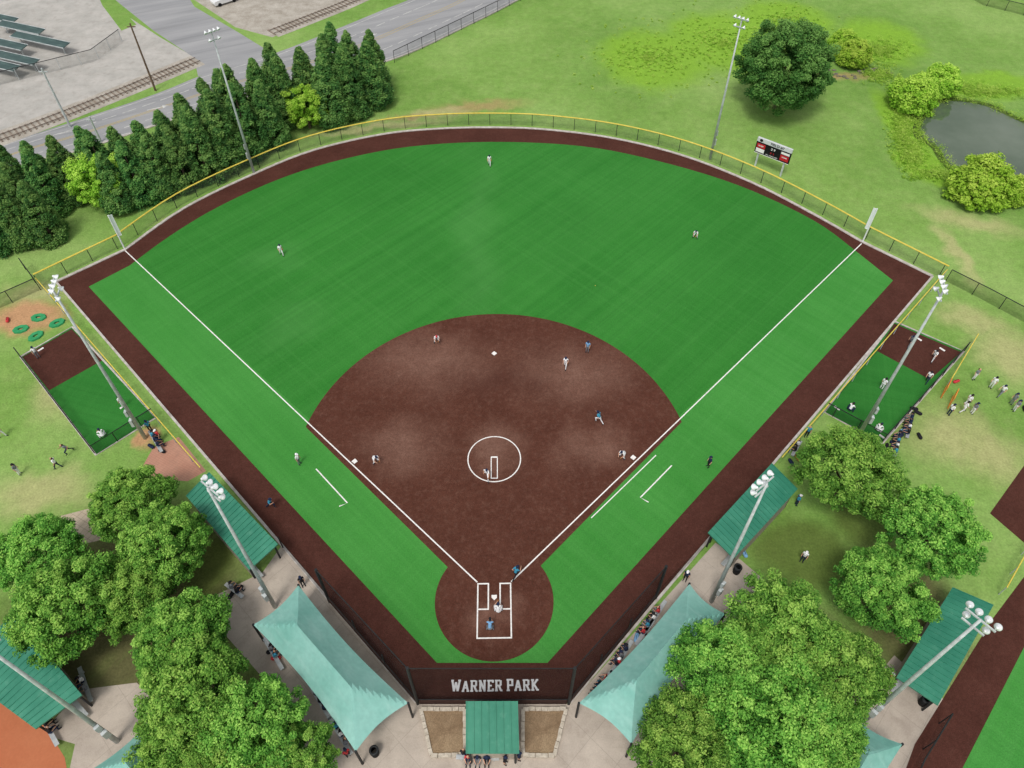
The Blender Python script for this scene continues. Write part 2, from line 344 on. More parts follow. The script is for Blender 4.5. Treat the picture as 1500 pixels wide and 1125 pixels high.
# kerb, lettering
ribbon("kerb",arc_w,.35,.10,MAT_KERB,h=.1,label="pale concrete kerb edging the warning track")
ribbon("kerb",GP([(82,413),(610,1029)]),.22,.10,MAT_KERB,h=.1); ribbon("kerb",GP([(1366,405),(835,1029)]),.22,.10,MAT_KERB,h=.1)
GL={'W':(1.0,[(.08,.93,.25,.07),(.25,.07,.42,.8),(.42,.8,.6,.07),(.6,.07,.77,.93),(-.03,.93,.22,.93),(.63,.93,.88,.93)]),
'A':(.78,[(.1,.07,.33,.93),(.33,.93,.56,.07),(.2,.35,.46,.35),(-.02,.07,.22,.07),(.44,.07,.68,.07)]),
'R':(.80,[(.14,.0,.14,1),(0,.93,.5,.93),(.54,.95,.54,.5),(.14,.5,.56,.5),(.36,.5,.56,.07),(0,.07,.28,.07),(.5,.07,.7,.07)]),
'N':(.80,[(.14,.0,.14,1),(.14,.93,.54,.07),(.54,.0,.54,1),(0,.93,.2,.93),(.42,.93,.68,.93),(0,.07,.28,.07)]),
'E':(.72,[(.14,.0,.14,1),(0,.93,.56,.93),(.14,.5,.42,.5),(0,.07,.56,.07),(.53,.98,.53,.75),(.53,.02,.53,.25)]),
'P':(.74,[(.14,.0,.14,1),(0,.93,.5,.93),(.54,.98,.54,.42),(.14,.48,.56,.48),(0,.07,.3,.07)]),
'K':(.74,[(.14,.0,.14,1),(.14,.42,.56,.93),(.26,.55,.56,.07),(0,.93,.28,.93),(0,.07,.28,.07),(.44,.93,.68,.93),(.46,.07,.7,.07)]),' ':(.30,[])}
txt="WARNER PARK"; tot=sum(GL[ch][0] for ch in txt); x0=G(661,1013).x; x1=G(790,1013).x; yb=G(724,1013).y; ht0=(G(724,996)-G(724,1013)).length; k=(x1-x0)/tot; x=x0
LW=simple("bright_white_inlay",S(240,240,240),S(248,248,248)); b=B(); zz=.030
for i0,ch in enumerate(txt):
    ht=ht0*(1.06 if i0 in (0,7) else 1.0)
    for i,(xa,ya,xb,yb2) in enumerate(GL[ch][1]):
        p=Vector((x+xa*k,yb+ya*ht,0)); q=Vector((x+xb*k,yb+yb2*ht,0)); d=(q-p).normalized(); nn=Vector((-d.y,d.x,0))*(.07*ht if abs(d.x)>.95 else .095*k)
        z=Vector((0,0,zz+i*.002)); b.add([p+nn+z,p-nn+z,q-nn+z,q+nn+z],[(0,1,2,3)])
    x+=GL[ch][0]*k
obj("ground_lettering",b.mesh("ground_lettering",LW),kind='structure')["label"]="white block lettering inlaid in the brown track"
# plaza, side areas
sheet("plaza_paving",GP([(300,880),(385,838),(412,800),(610,1031),(835,1031),(1048,795),(1085,820),(1120,850),(1060,960),(960,1100),(940,1260),(440,1260),(430,1100),(400,1010),(330,930)]),.006,MAT_PLAZA,"pale concrete plaza behind the backstop")
sheet("plaza_paving",GP([(120,1010),(200,1000),(260,1050),(240,1180),(90,1180),(110,1090),(60,1075)]),.006,MAT_PLAZA)
sheet("plaza_paving",GP([(1240,1040),(1310,960),(1400,1040),(1330,1125),(1320,1200),(1180,1200)]),.006,MAT_PLAZA)
sheet("clay_infield",GP([(-200,960),(0,975),(40,1020),(95,1110),(120,1250),(-250,1250)]),.008,MAT_ORANGE,"orange clay of a neighbouring infield")
sheet("warning_track",GP([(1700,600),(1500,845),(1455,905),(1340,1090),(1300,1200),(1420,1200),(1500,1040),(1700,760)]),.008,MAT_TRACK)
sheet("foul_turf",GP([(1720,700),(1500,948),(1410,1125),(1390,1250),(1750,1250)]),.012,MAT_FOUL)
sheet("bullpen_mound_area",GP([(1450,752),(1500,682),(1600,620),(1640,700),(1500,795)]),.008,MAT_TRACK)
MAT_BRICK=concrete("brick_paving",S(176,128,108),S(196,150,128),.4,.2,.5,1.05)
sheet("brick_path",GP([(205,690),(225,655),(262,640),(302,690),(275,705),(235,702)]),.006,MAT_BRICK)
sheet("brick_path",GP([(88,756),(130,745),(152,790),(110,800)]),.006,concrete("beige_paving",S(176,160,136),S(200,186,164),.5,.5,.5,.8))
# bullpens
sheet("bullpen_turf",GP([(30,523),(106,479),(229,612),(141,667)]),.012,MAT_PEN); sheet("bullpen_dirt",GP([(33,523),(105,482),(150,528),(72,572)]),.016,MAT_TRACK)
sheet("bullpen_turf",GP([(1310,471),(1412,515),(1292,650),(1207,604)]),.012,MAT_PEN); sheet("bullpen_dirt",GP([(1310,474),(1408,516),(1362,556),(1284,514)]),.016,MAT_TRACK)
for l in ([(30,523),(141,667),(229,612)],[(30,523),(106,479),(229,612)],[(1310,471),(1412,515),(1292,650)],[(1310,471),(1207,604),(1292,650)]): ribbon("kerb",GP(l),.18,.08,MAT_KERB,h=.08)
# roads & rail, yard
sheet("yard",GP([(-500,-200),(130,-200),(150,0),(235,55),(292,88),(150,150),(0,205),(-500,380)]),.004,MAT_YARD,"pale concrete industrial yard")
sheet("yard",GP([(345,40),(270,-10),(200,-100),(560,-160),(640,-60),(520,5),(400,55)]),.004,MAT_BALLAST)
sheet("verge_grass",GP([(120,-60),(150,8),(178,45),(200,36),(165,0),(160,-60)]),.008,MAT_GRASS)
sheet("verge_grass",GP([(215,155),(300,108),(298,92),(215,118),(100,165),(0,205),(0,212)]),.008,MAT_GRASS)
sheet("verge_grass",GP([(395,76),(480,40),(580,-5),(560,-10),(470,26),(398,55)]),.008,MAT_GRASS)
sheet("side_road",GP([(290,112),(402,80),(345,45),(285,10),(240,-60),(100,-60),(175,5),(225,45),(285,85)]),.012,MAT_ROAD)
up=[(-300,315),(0,213),(120,174),(230,137),(300,109),(400,79),(480,48),(560,15),(620,-10),(760,-80)]; lo=[(-300,375),(0,252),(120,220),(250,177),(400,132),(500,108),(590,82),(680,40),(755,2),(900,-80)]
sheet("road",smoothline(GP(up),4)+smoothline(GP(lo),4)[::-1],.016,MAT_ROAD,"grey asphalt avenue with lane markings")
ul=smoothline(GP(up),4); ll=smoothline(GP(lo),4)
for t,mt,wd in ((.475,MAT_YLINE,.13),(.515,MAT_YLINE,.13),(.06,MAT_RWHITE,.13),(.94,MAT_RWHITE,.13)):
    ribbon("road_line",[a*(1-t)+b*t for a,b in zip(ul,ll)],wd,.021,mt)
for t in (.26,.74):
    P=[a*(1-t)+b*t for a,b in zip(ul,ll)]
    bb=B()
    for i in range(len(P)-1):
        d=P[i+1]-P[i]; n=max(1,int(d.length/7))
        for j in range(n):
            p=P[i]+d*(j/n); q=p+d.normalized()*2.0; nn=Vector((-d.y,d.x,0)).normalized()*.07; z=Vector((0,0,.021)); bb.add([p+nn+z,p-nn+z,q-nn+z,q+nn+z],[(0,1,2,3)])
    obj("lane_dashes",bb.mesh("lane_dashes",MAT_RWHITE),kind='structure')
for px,py in ((105,192),(232,158),(540,52)):
    p=G(px,py); r=.42; R=Matrix.Rotation(r,3,'Z'); V=[R@Vector(v) for v in ((-1.6,-.1,0),(.6,-.1,0),(.6,.1,0),(-1.6,.1,0),(.6,-.45,0),(1.5,0,0),(.6,.45,0))]
    obj("road_arrow",newmesh("road_arrow",[p+v+Vector((0,0,.024)) for v in V],[(0,1,2,3),(4,5,6)],[MAT_RWHITE]),kind='structure')
ribbon("kerb",[v for v in ll],.3,.13,MAT_KERB,h=.13)
def railway(pl):
    P=smoothline(GP(pl),4); base=P[0]; r=obj("railway_track",loc=base,label="rusty railway track on pale ballast by the road",category="railway track")
    ribbon("ballast_bed",P,4.2,.02,MAT_BALLAST)
    for sg in (-.72,.72):
        Q=[]
        for i,p in enumerate(P):
            d=P[min(i+1,len(P)-1)]-P[max(i-1,0)]; Q.append(p+Vector((-d.y,d.x,0)).normalized()*sg+Vector((0,0,.2)))
        obj("rail",B().tube(Q,.055,6).mesh("rail",MAT_RAIL,base),r)
    bb=B()
    for i in range(len(P)-1):
        d=P[i+1]-P[i]; n=int(d.length/.65)
        for j in range(n): bb.box(P[i]+d*(j/n)+Vector((0,0,.08)),(.22,2.4,.11),math.atan2(d.y,d.x))
    o=obj("sleepers",bb.mesh("sleepers",MAT_TIE,base),r); o["kind"]="stuff"
railway([(-250,290),(0,203),(140,150),(290,88)]); railway([(398,48),(450,28),(530,-5),(640,-60)])
# pond
pond=smoothline(GP([(1343,198),(1350,172),(1380,147),(1440,152),(1500,178),(1600,215),(1620,300),(1520,285),(1420,262),(1385,240),(1368,215)]),5,True)
sheet("pond_water",pond,.03,MAT_WATER,"still grey green pond water")
m=M("bank_soil",.9); ribbon("pond_bank",pond,1.0,.05,m.done(m.fine(m.ramp(m.noise(.8),[(.3,S(66,82,40)),(.7,S(96,118,52))]),6,.2)),True)
# ------------------------------------------------------------------ foliage
def leafmesh(name,cen,rad,tone,n,size,mat,flat=.8,upb=.5,squash=.55,rad_n=.7):
    cen=np.array(cen,float); rad=np.array(rad,float); tone=np.array(tone,float)
    k=len(cen); N=k*n; idx=np.repeat(np.arange(k),n)
    d=rng.normal(size=(N,3)); d/=np.linalg.norm(d,axis=1)[:,None]; r=rng.random(N)**.42
    pos=cen[idx]+d*(r*rad[idx])[:,None]*np.array([1,1,flat]); pos[:,2]=np.maximum(pos[:,2],.03)
    nr=d*rad_n+rng.normal(size=(N,3))*.45+np.array([0,0,upb]); nr/=np.linalg.norm(nr,axis=1)[:,None]
    t=np.cross(nr,rng.normal(size=(N,3))); t/=np.linalg.norm(t,axis=1)[:,None]; bb=np.cross(nr,t)
    sz=(size*rng.uniform(.6,1.3,N))[:,None]
    V=np.empty((N,4,3)); V[:,0]=pos+t*sz; V[:,1]=pos+bb*sz*squash; V[:,2]=pos-t*sz; V[:,3]=pos-bb*sz*squash
    me=bpy.data.meshes.new(name); me.vertices.add(N*4); me.vertices.foreach_set('co',V.ravel().astype(np.float32))
    me.loops.add(N*4); me.loops.foreach_set('vertex_index',np.arange(N*4,dtype=np.int32)); me.polygons.add(N)
    me.polygons.foreach_set('loop_start',np.arange(0,N*4,4,dtype=np.int32)); 
    me.update(calc_edges=True); me.materials.append(mat)
    a=me.attributes.new('tone','FLOAT','FACE'); tv=np.clip(tone[idx]+rng.normal(size=N)*.12+(r-.7)*.35+d[:,2]*.12,0,1); a.data.foreach_set('value',tv.astype(np.float32))  # clump tops lighter, insides darker: light and shade painted into leaf tone
    return me
def broad_tree(mat,R=4,cz=4.8,vz=3.4,nc=300,n=170,size=.095,tmin=.2,tmax=.65,ulo=-.5,la=1.0,rk=1.0,tu=.22):
    r=obj("broadleaf_tree")
    cen=[];rad=[];tone=[]
    ph=rng.uniform(0,6.28,4); ga=2.39996
    for i in range(nc):
        u=ulo+(1-ulo)*(i+.5)/nc; t=i*ga+rng.uniform(-.35,.35); q=math.sqrt(max(0,1-u*u)); sh=rng.uniform(.76,1.06) if rng.random()<.8 else rng.uniform(.4,.7)
        lob=1+la*(.09*math.sin(2*t+ph[0])+.06*math.sin(3*t+ph[1])+.06*math.sin(6*t+ph[2]+4*u))
        cen.append((R*.88*q*math.cos(t)*sh*lob,R*.88*q*math.sin(t)*sh*lob,cz+vz*.84*u*sh*(1+la*.12*math.sin(5*t+ph[3])))); rad.append(rng.uniform(.3,.68)*R/4*rk); tone.append(rng.uniform(tmin,tmax)+tu*u+(sh-.9)*.6)  # sunlit crown top and shaded inner gaps painted into the tone
    b=B(); b.tube([(0,0,-.05),(.05,0,1.2),(0,.05,cz-1.2),(0,0,cz+1)],[.24,.18,.15,.06],8)
    for k in range(7):
        c=cen[int(nc*.3)+k*5]; b.tube([(0,0,cz-2.2+.2*k),(c[0]*.5,c[1]*.5,(cz+c[2])/2-.6),c],[.1,.07,.02],6)
    obj("trunk",b.mesh("trunk",BARK),r); obj("crown",leafmesh("crown",cen,rad,tone,n,size,mat,upb=.7),r); return r
def conifer(mat,H=11,R=2.5,nc=280,n=110,size=.14):
    r=obj("conifer_tree"); cen=[];rad=[];tone=[]; ph=rng.uniform(0,6.28,4)
    for i in range(nc):
        f=rng.random()**1.25*.985; t=rng.uniform(0,2*math.pi); rr=R*(1-f**1.35)**.9*(.9+.13*math.sin(3*t+ph[0]+8*f)+.1*math.sin(5*t+ph[1])+.08*math.sin(17*f+ph[2]))*(.82+.18*min(1,f*6))+.04
        cen.append((rr*math.cos(t)*.88,rr*math.sin(t)*.88,.4+f*(H-.6))); rad.append(.2+.42*(1-f)**.6*rng.uniform(.7,1.4)); tone.append(rng.uniform(.1,.9))
    obj("trunk",B().tube([(0,0,-.05),(0,0,H*.5),(0,0,H*.9)],[.2,.12,.03],7).mesh("trunk",BARK),r)
    obj("crown",leafmesh("crown",cen,rad,tone,n,size,mat,flat=1.15,upb=.9,squash=.5),r); return r
def bush(mat,R=2.5,n=200,size=.12):
    r=obj("round_bush"); cen=[];rad=[];tone=[]
    for i in range(90):
        u=-.25+1.25*(i+.5)/90; t=i*2.4; q=math.sqrt(1-u*u); k=rng.uniform(.75,1.05)
        cen.append((R*.85*q*math.cos(t)*k,R*.85*q*math.sin(t)*k,.9+R*.9*u*k)); rad.append(rng.uniform(.35,.6)*R/2.5); tone.append(rng.uniform(.25,.8)+.15*u)  # tone rises with height, a painted sunlit top
    obj("trunk",B().tube([(0,0,-.05),(0,0,R*.5),(.1,0,R*.9)],[.1,.07,.02],6).mesh("trunk",BARK),r)
    obj("crown",leafmesh("crown",cen,rad,tone,n,size,mat,upb=.8),r); return r
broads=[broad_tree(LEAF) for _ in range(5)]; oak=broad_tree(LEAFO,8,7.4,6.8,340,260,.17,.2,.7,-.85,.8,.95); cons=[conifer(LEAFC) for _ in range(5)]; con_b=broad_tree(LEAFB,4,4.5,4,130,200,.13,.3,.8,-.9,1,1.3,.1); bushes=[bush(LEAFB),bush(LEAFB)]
def plant_crown(proto,px,py,rpx,R0,cz0,label,cat,group,vs=1.0):
    s=1
    for _ in range(4):
        p=G(px,py,cz0*s*vs); s=(rpx/ppm(p))/R0
    return copy_thing(proto,(p.x,p.y,0),random.uniform(0,6.28),(s,s,s*vs),dict(label=label,category=cat,group=group))
LT=[(190,737,60),(58,810,64),(240,800,68),(98,888,80),(200,872,62),(265,935,72),(285,1012,82),(372,1072,80),(430,1115,60),(262,1085,70),(330,1130,70)]
RTR=[(1246,690,74),(1366,780,74),(1292,866,68),(1150,925,84),(1225,985,74),(1065,985,80),(1125,1050,98),(1000,1088,76),(1190,1080,76),(1120,980,80)]
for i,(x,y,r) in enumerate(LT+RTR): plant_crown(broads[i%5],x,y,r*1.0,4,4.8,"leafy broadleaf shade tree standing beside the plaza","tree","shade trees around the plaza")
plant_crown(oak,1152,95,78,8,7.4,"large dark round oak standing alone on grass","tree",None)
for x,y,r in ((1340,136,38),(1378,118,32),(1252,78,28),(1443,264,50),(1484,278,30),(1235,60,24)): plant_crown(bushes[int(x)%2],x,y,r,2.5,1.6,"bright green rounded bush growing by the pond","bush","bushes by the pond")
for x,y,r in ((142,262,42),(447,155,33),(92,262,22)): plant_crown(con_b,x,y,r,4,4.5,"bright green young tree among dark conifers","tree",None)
CF=[(-35,378,8),(5,366,8.6),(42,357,8.8),(78,350,8.4),(182,306,8.4),(212,294,8.8),(244,283,9.2),(276,272,9.4),(306,258,10.4),(338,243,11),(370,227,10.8),(402,213,9.6),(490,180,10.6),(518,168,11),(548,154,10.4),
 (-20,340,8.8),(15,328,9),(50,318,8.8),(84,308,8.8),(112,296,8),(168,282,9),(198,270,9),(230,258,9),(262,247,9.4),(294,235,10.6),(326,218,11),(360,202,11),(395,188,10.6),(425,178,10.4),(458,166,10.6),(490,154,11),(522,142,11),(552,132,10.4),
 (0,300,8.4),(40,292,8.4),(75,284,8.4),(110,274,8.4),(150,264,8.4),(345,192,10.4),(415,162,10.2),(500,136,10.6)]
for i,(x,y,h) in enumerate(CF):
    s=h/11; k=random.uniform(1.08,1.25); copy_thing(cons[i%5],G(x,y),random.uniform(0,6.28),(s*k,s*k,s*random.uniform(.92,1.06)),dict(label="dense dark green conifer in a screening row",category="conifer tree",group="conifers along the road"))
for p in broads+[oak,con_b]+cons+bushes: kill(p)
# reeds and tall grass
def tallgrass(name,regions,n,label,mat,hh=.5,ring=None):
    cen=[];rr=[]
    for (px,py,rx,ry) in regions:
        for _ in range(int(n*rx*ry/3000)):
            q=min(1.4,abs(random.gauss(0,.6))); t=random.uniform(0,6.28); p=G(px+rx*q*math.cos(t),py+ry*q*math.sin(t)); cen.append((p.x,p.y,.35*hh)); rr.append(hh*random.uniform(.45,1.1))
    if ring:
        for i,p in enumerate(ring):
            q=ring[(i+1)%len(ring)]; L=(q-p).length
            for _ in range(int(L*5)):
                v=p.lerp(q,random.random()); a=random.uniform(0,6.28); o_=random.uniform(0,1.1); cen.append((v.x+o_*math.cos(a),v.y+o_*math.sin(a),.4)); rr.append(random.uniform(.35,.85))
    me=leafmesh(name,cen,rr,[random.uniform(.1,.9) for _ in cen],22,.12,mat,.8,1.6,.35,.3); obj(name,me,kind='stuff',label=label)
tallgrass("tall_grass",[(950,85,95,42),(1060,62,100,45),(1150,30,70,30)],300,"patch of bright overgrown tall grass",LEAFG,.3)
tallgrass("reeds",[(1316,150,16,30),(1322,190,20,36),(1336,228,20,26),(1290,110,24,14),(1450,136,60,8),(1405,128,34,9),(1375,256,34,9),(1290,75,36,16)],2000,"green reeds and weeds around the pond bank",LEAFG,.55,pond)
mr=simple("creek_rock",S(98,94,84),S(134,128,114),4,.9)
for i in range(26):
    t=i/25; p=G(1215+85*t,104+8*math.sin(t*6)+8*t,0)+Vector((random.uniform(-.6,.6),random.uniform(-.6,.6),0)); r=random.uniform(.2,.5)
    bb=B(); bb.caps((0,0,r*.2),(r*.5,0,r*.2),r*.7,r*.5,0,7,(1,.8,.6)); 
    for j in range(len(bb.v)): bb.v[j]=bb.v[j]*random.uniform(.85,1.15)
    obj("creek_rock",bb.mesh("creek_rock",mr),loc=p,label="grey boulder lying along the dry creek",category="rock",group="rocks along the creek")
# ------------------------------------------------------------------ fences
POSTM={}
def fence(pl,h,gap,cap,link,post,label,name="chain_link_fence",caprad=.05,prad=.04,world=False,group=None):
    P=[Vector((p[0],p[1],0)) for p in (pl if world else GP(pl))]; base=P[0]
    r=obj(name,loc=base,label=label,category="fence",group=group)
    key=(post.name,h,prad)
    if key not in POSTM: POSTM[key]=B().tube([(0,0,0),(0,0,h-caprad)],prad,6).mesh("post",post)
    acc=0; nxt=0
    for i in range(len(P)-1):
        d=P[i+1]-P[i]; L=d.length
        while nxt<=acc+L+1e-4:
            obj("post",POSTM[key],r,P[i]+d*((nxt-acc)/L)-base); nxt+=gap
        acc+=L
    obj("top_rail",B().tube([p+Vector((0,0,h)) for p in P],caprad,6).mesh("top_rail",cap,base),r)
    V=[];Fc=[]
    for p in P: V+=[p-base+Vector((0,0,.05)),p-base+Vector((0,0,h-.02))]
    for i in range(len(P)-1): Fc.append((2*i,2*i+2,2*i+3,2*i+1))
    obj("mesh_panel",newmesh("mesh_panel",V,Fc,[link]),r); return r
def offset(P,d):
    out=[]
    for i,p in enumerate(P):
        q=P[min(i+1,len(P)-1)]-P[max(i-1,0)]; out.append(p+Vector((-q.y,q.x,0)).normalized()*d)
    return out
fl=offset(arc_w,.7)
fence([G(60,420)]+fl[1:-1]+[G(1380,408)],1.9,3.0,MAT_YELLOW,MAT_LINK,MAT_BLACK,"outfield chain link fence with yellow plastic cap","outfield_fence",.085,world=True)
fence([(60,420),(300,697)],1.4,3,MAT_YELLOW,MAT_LINK,MAT_STEEL,"low sideline chain link fence with yellow cap",caprad=.05,group="sideline fences")
fence([(1380,408),(1140,682)],1.4,3,MAT_YELLOW,MAT_LINK,MAT_STEEL,"low sideline chain link fence with yellow cap",caprad=.05,group="sideline fences")
fence([(1385,412),(1440,440),(1510,478),(1650,545)],1.8,3,MAT_BLACK,MAT_BLINK,MAT_BLACK,"black chain link fence crossing dry grass")
fence([(60,425),(0,452),(-150,520)],1.8,3,MAT_BLACK,MAT_BLINK,MAT_BLACK,"black chain link fence crossing dry grass")
fence([(38,395),(60,425)],1.8,3,MAT_BLACK,MAT_BLINK,MAT_BLACK,"short black chain link fence by the trees")
fence([(578,92),(660,52),(765,0),(900,-65)],2,3,MAT_BLACK,MAT_LINK,MAT_BLACK,"black chain link fence along the avenue")
fence([(-100,150),(60,110),(140,90),(180,60)],2,3,MAT_BLACK,MAT_LINK,MAT_STEEL,"grey yard fence beside the railway")
fence([(1390,-20),(1440,8),(1520,28),(1650,60)],1.8,3,MAT_BLACK,MAT_BLINK,MAT_BLACK,"black fence at the far edge of the meadow")
fence([(30,523),(141,667),(229,612)],1.5,2.4,MAT_BLACK,MAT_BLINK,MAT_BLACK,"black bullpen fence around the warm up strip",group="bullpen fences")
fence([(1412,515),(1292,650),(1207,604)],1.5,2.4,MAT_BLACK,MAT_BLINK,MAT_BLACK,"black bullpen fence around the warm up strip",group="bullpen fences")
fence([(1424,503),(1385,568)],1.5,2.4,MAT_YELLOW,MAT_LINK,MAT_STEEL,"short fence with yellow cap by the bullpen")
fence([(1560,745),(1500,805),(1462,872)],1.5,2.4,MAT_YELLOW,MAT_LINK,MAT_STEEL,"sideline fence with yellow cap at the neighbouring field")
fence([(1375,1060),(1335,1125),(1300,1200)],2.4,2.4,MAT_BLACK,MAT_BLINK,MAT_BLACK,"tall black fence at the neighbouring backstop")
# backstop
bp=GP([(415,803),(483,882),(612,1031),(833,1031),(960,877),(1040,795)]); base=bp[2]
r=obj("backstop",loc=base,label="tall black netted backstop with steel posts",category="backstop")
Hn=[1.9,5.8,7.5,7.5,5.8,1.9]
def netseg(i,ha,hb,nm,mt=MAT_NET,z0=.1):
    a,b=bp[i]-base,bp[i+1]-base; obj(nm,newmesh(nm,[a+Vector((0,0,z0)),b+Vector((0,0,z0)),b+Vector((0,0,hb)),a+Vector((0,0,ha))],[(0,1,2,3)],[mt]),r)
netseg(0,1.9,1.9,"netting",MAT_BLINK); netseg(4,1.9,1.9,"netting",MAT_BLINK)
for i in (1,2,3): netseg(i,Hn[i],Hn[i+1],"netting")
for i,p in enumerate(bp):
    obj("post",B().tube([(0,0,0),(0,0,Hn[i]+.1)],.11 if Hn[i]>3 else .05,10).mesh("post",MAT_BLACK),r,p-base)
for i in (1,2,3):
    for q in (0,1.0): obj("cable",B().tube([bp[i]-base+Vector((0,0,q or Hn[i])),bp[i+1]-base+Vector((0,0,q or Hn[i+1]))],.035,6).mesh("cable",MAT_BLACK),r)
pm=simple("brown_padding",S(56,38,34),S(70,48,42))
for i in (1,2,3):
    a,q=bp[i],bp[i+1]; d=q-a; obj("padding",B().box((a+q)/2+Vector((0,0,.5)),(d.length-.3,.1,.8),math.atan2(d.y,d.x)).mesh("padding",pm,base),r)
for i in (1,3):
    for t in (.33,.66):
        p=bp[i].lerp(bp[i+1],t); obj("post",B().tube([(0,0,0),(0,0,2.6)],.06,8).mesh("post",MAT_BLACK),r,p-base)
# ------------------------------------------------------------------ roofs & canopies
WALLM=simple("block_wall",S(150,142,130),S(170,160,148))
def roof_building(name,label,cat,C,hf,hb,group=None,wall=True,nr=None,post_in=.12):
    P=[G(C[0][0],C[0][1],hf),G(C[1][0],C[1][1],hb),G(C[2][0],C[2][1],hb),G(C[3][0],C[3][1],hf)]
    cen=sum(P,Vector())/4; base=Vector((cen.x,cen.y,0)); r=obj(name,loc=base,label=label,category=cat,group=group)
    b=B(); nrm=(P[1]-P[0]).cross(P[3]-P[0]).normalized(); 
    if nrm.z<0: nrm=-nrm
    dn=-nrm*.12; V=[p for p in P]+[p+dn for p in P]; b.add(V,[(0,1,2,3),(7,6,5,4),(0,4,5,1),(1,5,6,2),(2,6,7,3),(3,7,4,0)])
    L=(P[3]-P[0]).length; n=nr or int(L/.45)
    ax=(P[3]-P[0]).normalized()
    for i in range(n+1):
        t=i/n; a=P[0].lerp(P[3],t); q=P[1].lerp(P[2],t); w=ax*.03; hh=nrm*.07
        b.add([a-w,a+w,q+w,q-w,a-w+hh,a+w+hh,q+w+hh,q-w+hh],[(4,5,6,7),(0,1,5,4),(1,2,6,5),(2,3,7,6),(3,0,4,7)])
    obj("roof",b.mesh("roof",MAT_ROOF,base),r)
    for i in range(4):
        q=P[i].lerp(cen,post_in); obj("post",B().tube([Vector((q.x,q.y,0))-base,Vector((q.x,q.y,q.z-.12))-base],.08,8).mesh("post",MAT_BLACK),r)
    a=P[1].lerp(cen,post_in); q=P[2].lerp(cen,post_in); a.z=q.z=0; d=q-a
    if wall: obj("back_wall",B().box((a+q)/2+Vector((0,0,1.0)),(d.length-.2,.15,2.0),math.atan2(d.y,d.x)).mesh("back_wall",WALLM,base),r)
    k=(cen-P[1]); k.z=0; bb=B().box((a+q)/2+k*.3+Vector((0,0,.45)),(d.length*.8,.35,.06),math.atan2(d.y,d.x))
    for t in (.15,.5,.85): bb.box(a.lerp(q,t)+k*.3+Vector((0,0,.21)),(.08,.3,.42),math.atan2(d.y,d.x))
    obj("bench",bb.mesh("bench",MAT_BENCH,base),r); return r
DL="open dugout with green standing seam metal roof"; DG="green roofed dugouts"
roof_building("dugout",DL,"dugout",[(307,692),(273,727),(365,835),(407,797)],3.0,2.6,DG)
roof_building("dugout",DL,"dugout",[(1130,679),(1168,717),(1075,818),(1037,780)],3.0,2.6,DG)
roof_building("dugout",DL,"dugout",[(-60,985),(20,898),(120,1018),(52,1068)],2.6,3.0,DG)
roof_building("dugout",DL,"dugout",[(1455,887),(1395,861),(1313,992),(1374,1033)],3.0,2.6,DG)
roof_building("scorer_booth","small scorer booth with green metal roof behind backstop","booth",[(683,1104),(683,1027),(758,1027),(760,1104)],3.2,3.6,None)
q=[G(690,1036,3.4),G(752,1036,3.4),G(753,1095,3.1),G(690,1095,3.1)]; xs=[v.x for v in q]; ys=[v.y for v in q]
bb=B().box(((min(xs)+max(xs))/2,(min(ys)+max(ys))/2,1.45),(max(xs)-min(xs),max(ys)-min(ys),2.9)); obj("booth_building",bb.mesh("booth_building",simple("booth_block",S(160,150,136),S(182,172,158))),label="small block walled room under a green roof",category="building")
def canopy(name,C,label,z0=3.2,zr=4.9,group="teal shade canopies"):
    P=[G(x,y,z0) for x,y in C]; cen=sum(P,Vector())/4; base=Vector((cen.x,cen.y,0)); r=obj(name,loc=base,label=label,category="canopy",group=group)
    nu,nv=32,16; V=[];Fc=[]
    for i in range(nu+1):
        u=i/nu
        for j in range(nv+1):
            v=j/nv; sv=.5+(v-.5)*(1-.14*math.sin(math.pi*u)); su=.5+(u-.5)*(1-.05*math.sin(math.pi*v))
            p=(P[0].lerp(P[3],su)).lerp(P[1].lerp(P[2],su),sv)
            t=min(1-abs(2*v-1),u/.24,(1-u)/.24,1); t=t*.8+.2*t*t
            p.z=z0+(zr-z0)*t; V.append(p-base)
    for i in range(nu):
        for j in range(nv): a=i*(nv+1)+j; Fc.append((a,a+1,a+nv+2,a+nv+1))
    obj("fabric",newmesh("fabric",V,Fc,[MAT_FAB]),r)
    for p in P: obj("post",B().tube([Vector((p.x,p.y,0))-base,p-base+Vector((0,0,.05))],.09,8).mesh("post",MAT_BLACK),r)
    return r
CL="teal fabric shade canopy on steel posts over spectators"
canopy("shade_canopy",[(437,857),(371,915),(521,1101),(598,1030)],CL)
canopy("shade_canopy",[(1010,855),(1062,899),(925,1090),(848,1030)],CL)
canopy("shade_canopy",[(215,1062),(130,1130),(230,1260),(310,1180)],CL)
canopy("shade_canopy",[(1322,1090),(1250,1050),(1130,1230),(1220,1290)],CL)
# planters
for C in ([(617,1040),(681,1040),(681,1107),(632,1108)],[(766,1040),(829,1040),(812,1108),(766,1107)]):
    P=GP(C); base=sum(P,Vector())/4; r=obj("planter_bed",loc=base,label="stone edged planter bed filled with mulch",category="planter",group="planter beds by the booth")
    bb=B()
    for i in range(4):
        a,q=P[i],P[(i+1)%4]; d=q-a; n=max(2,int(d.length/.4))
        for j in range(n): bb.box(a.lerp(q,(j+.5)/n)+Vector((random.uniform(-.02,.02),random.uniform(-.02,.02),.16)),(d.length/n*.94,.26,.3+random.uniform(-.03,.03)),math.atan2(d.y,d.x)+random.uniform(-.05,.05))
    obj("stone_edging",bb.mesh("stone_edging",MAT_STONE,base),r)
    obj("mulch",newmesh("mulch",[p-base+Vector((0,0,.2)) for p in P][::-1],[(0,1,2,3)],[MAT_MULCH]),r)
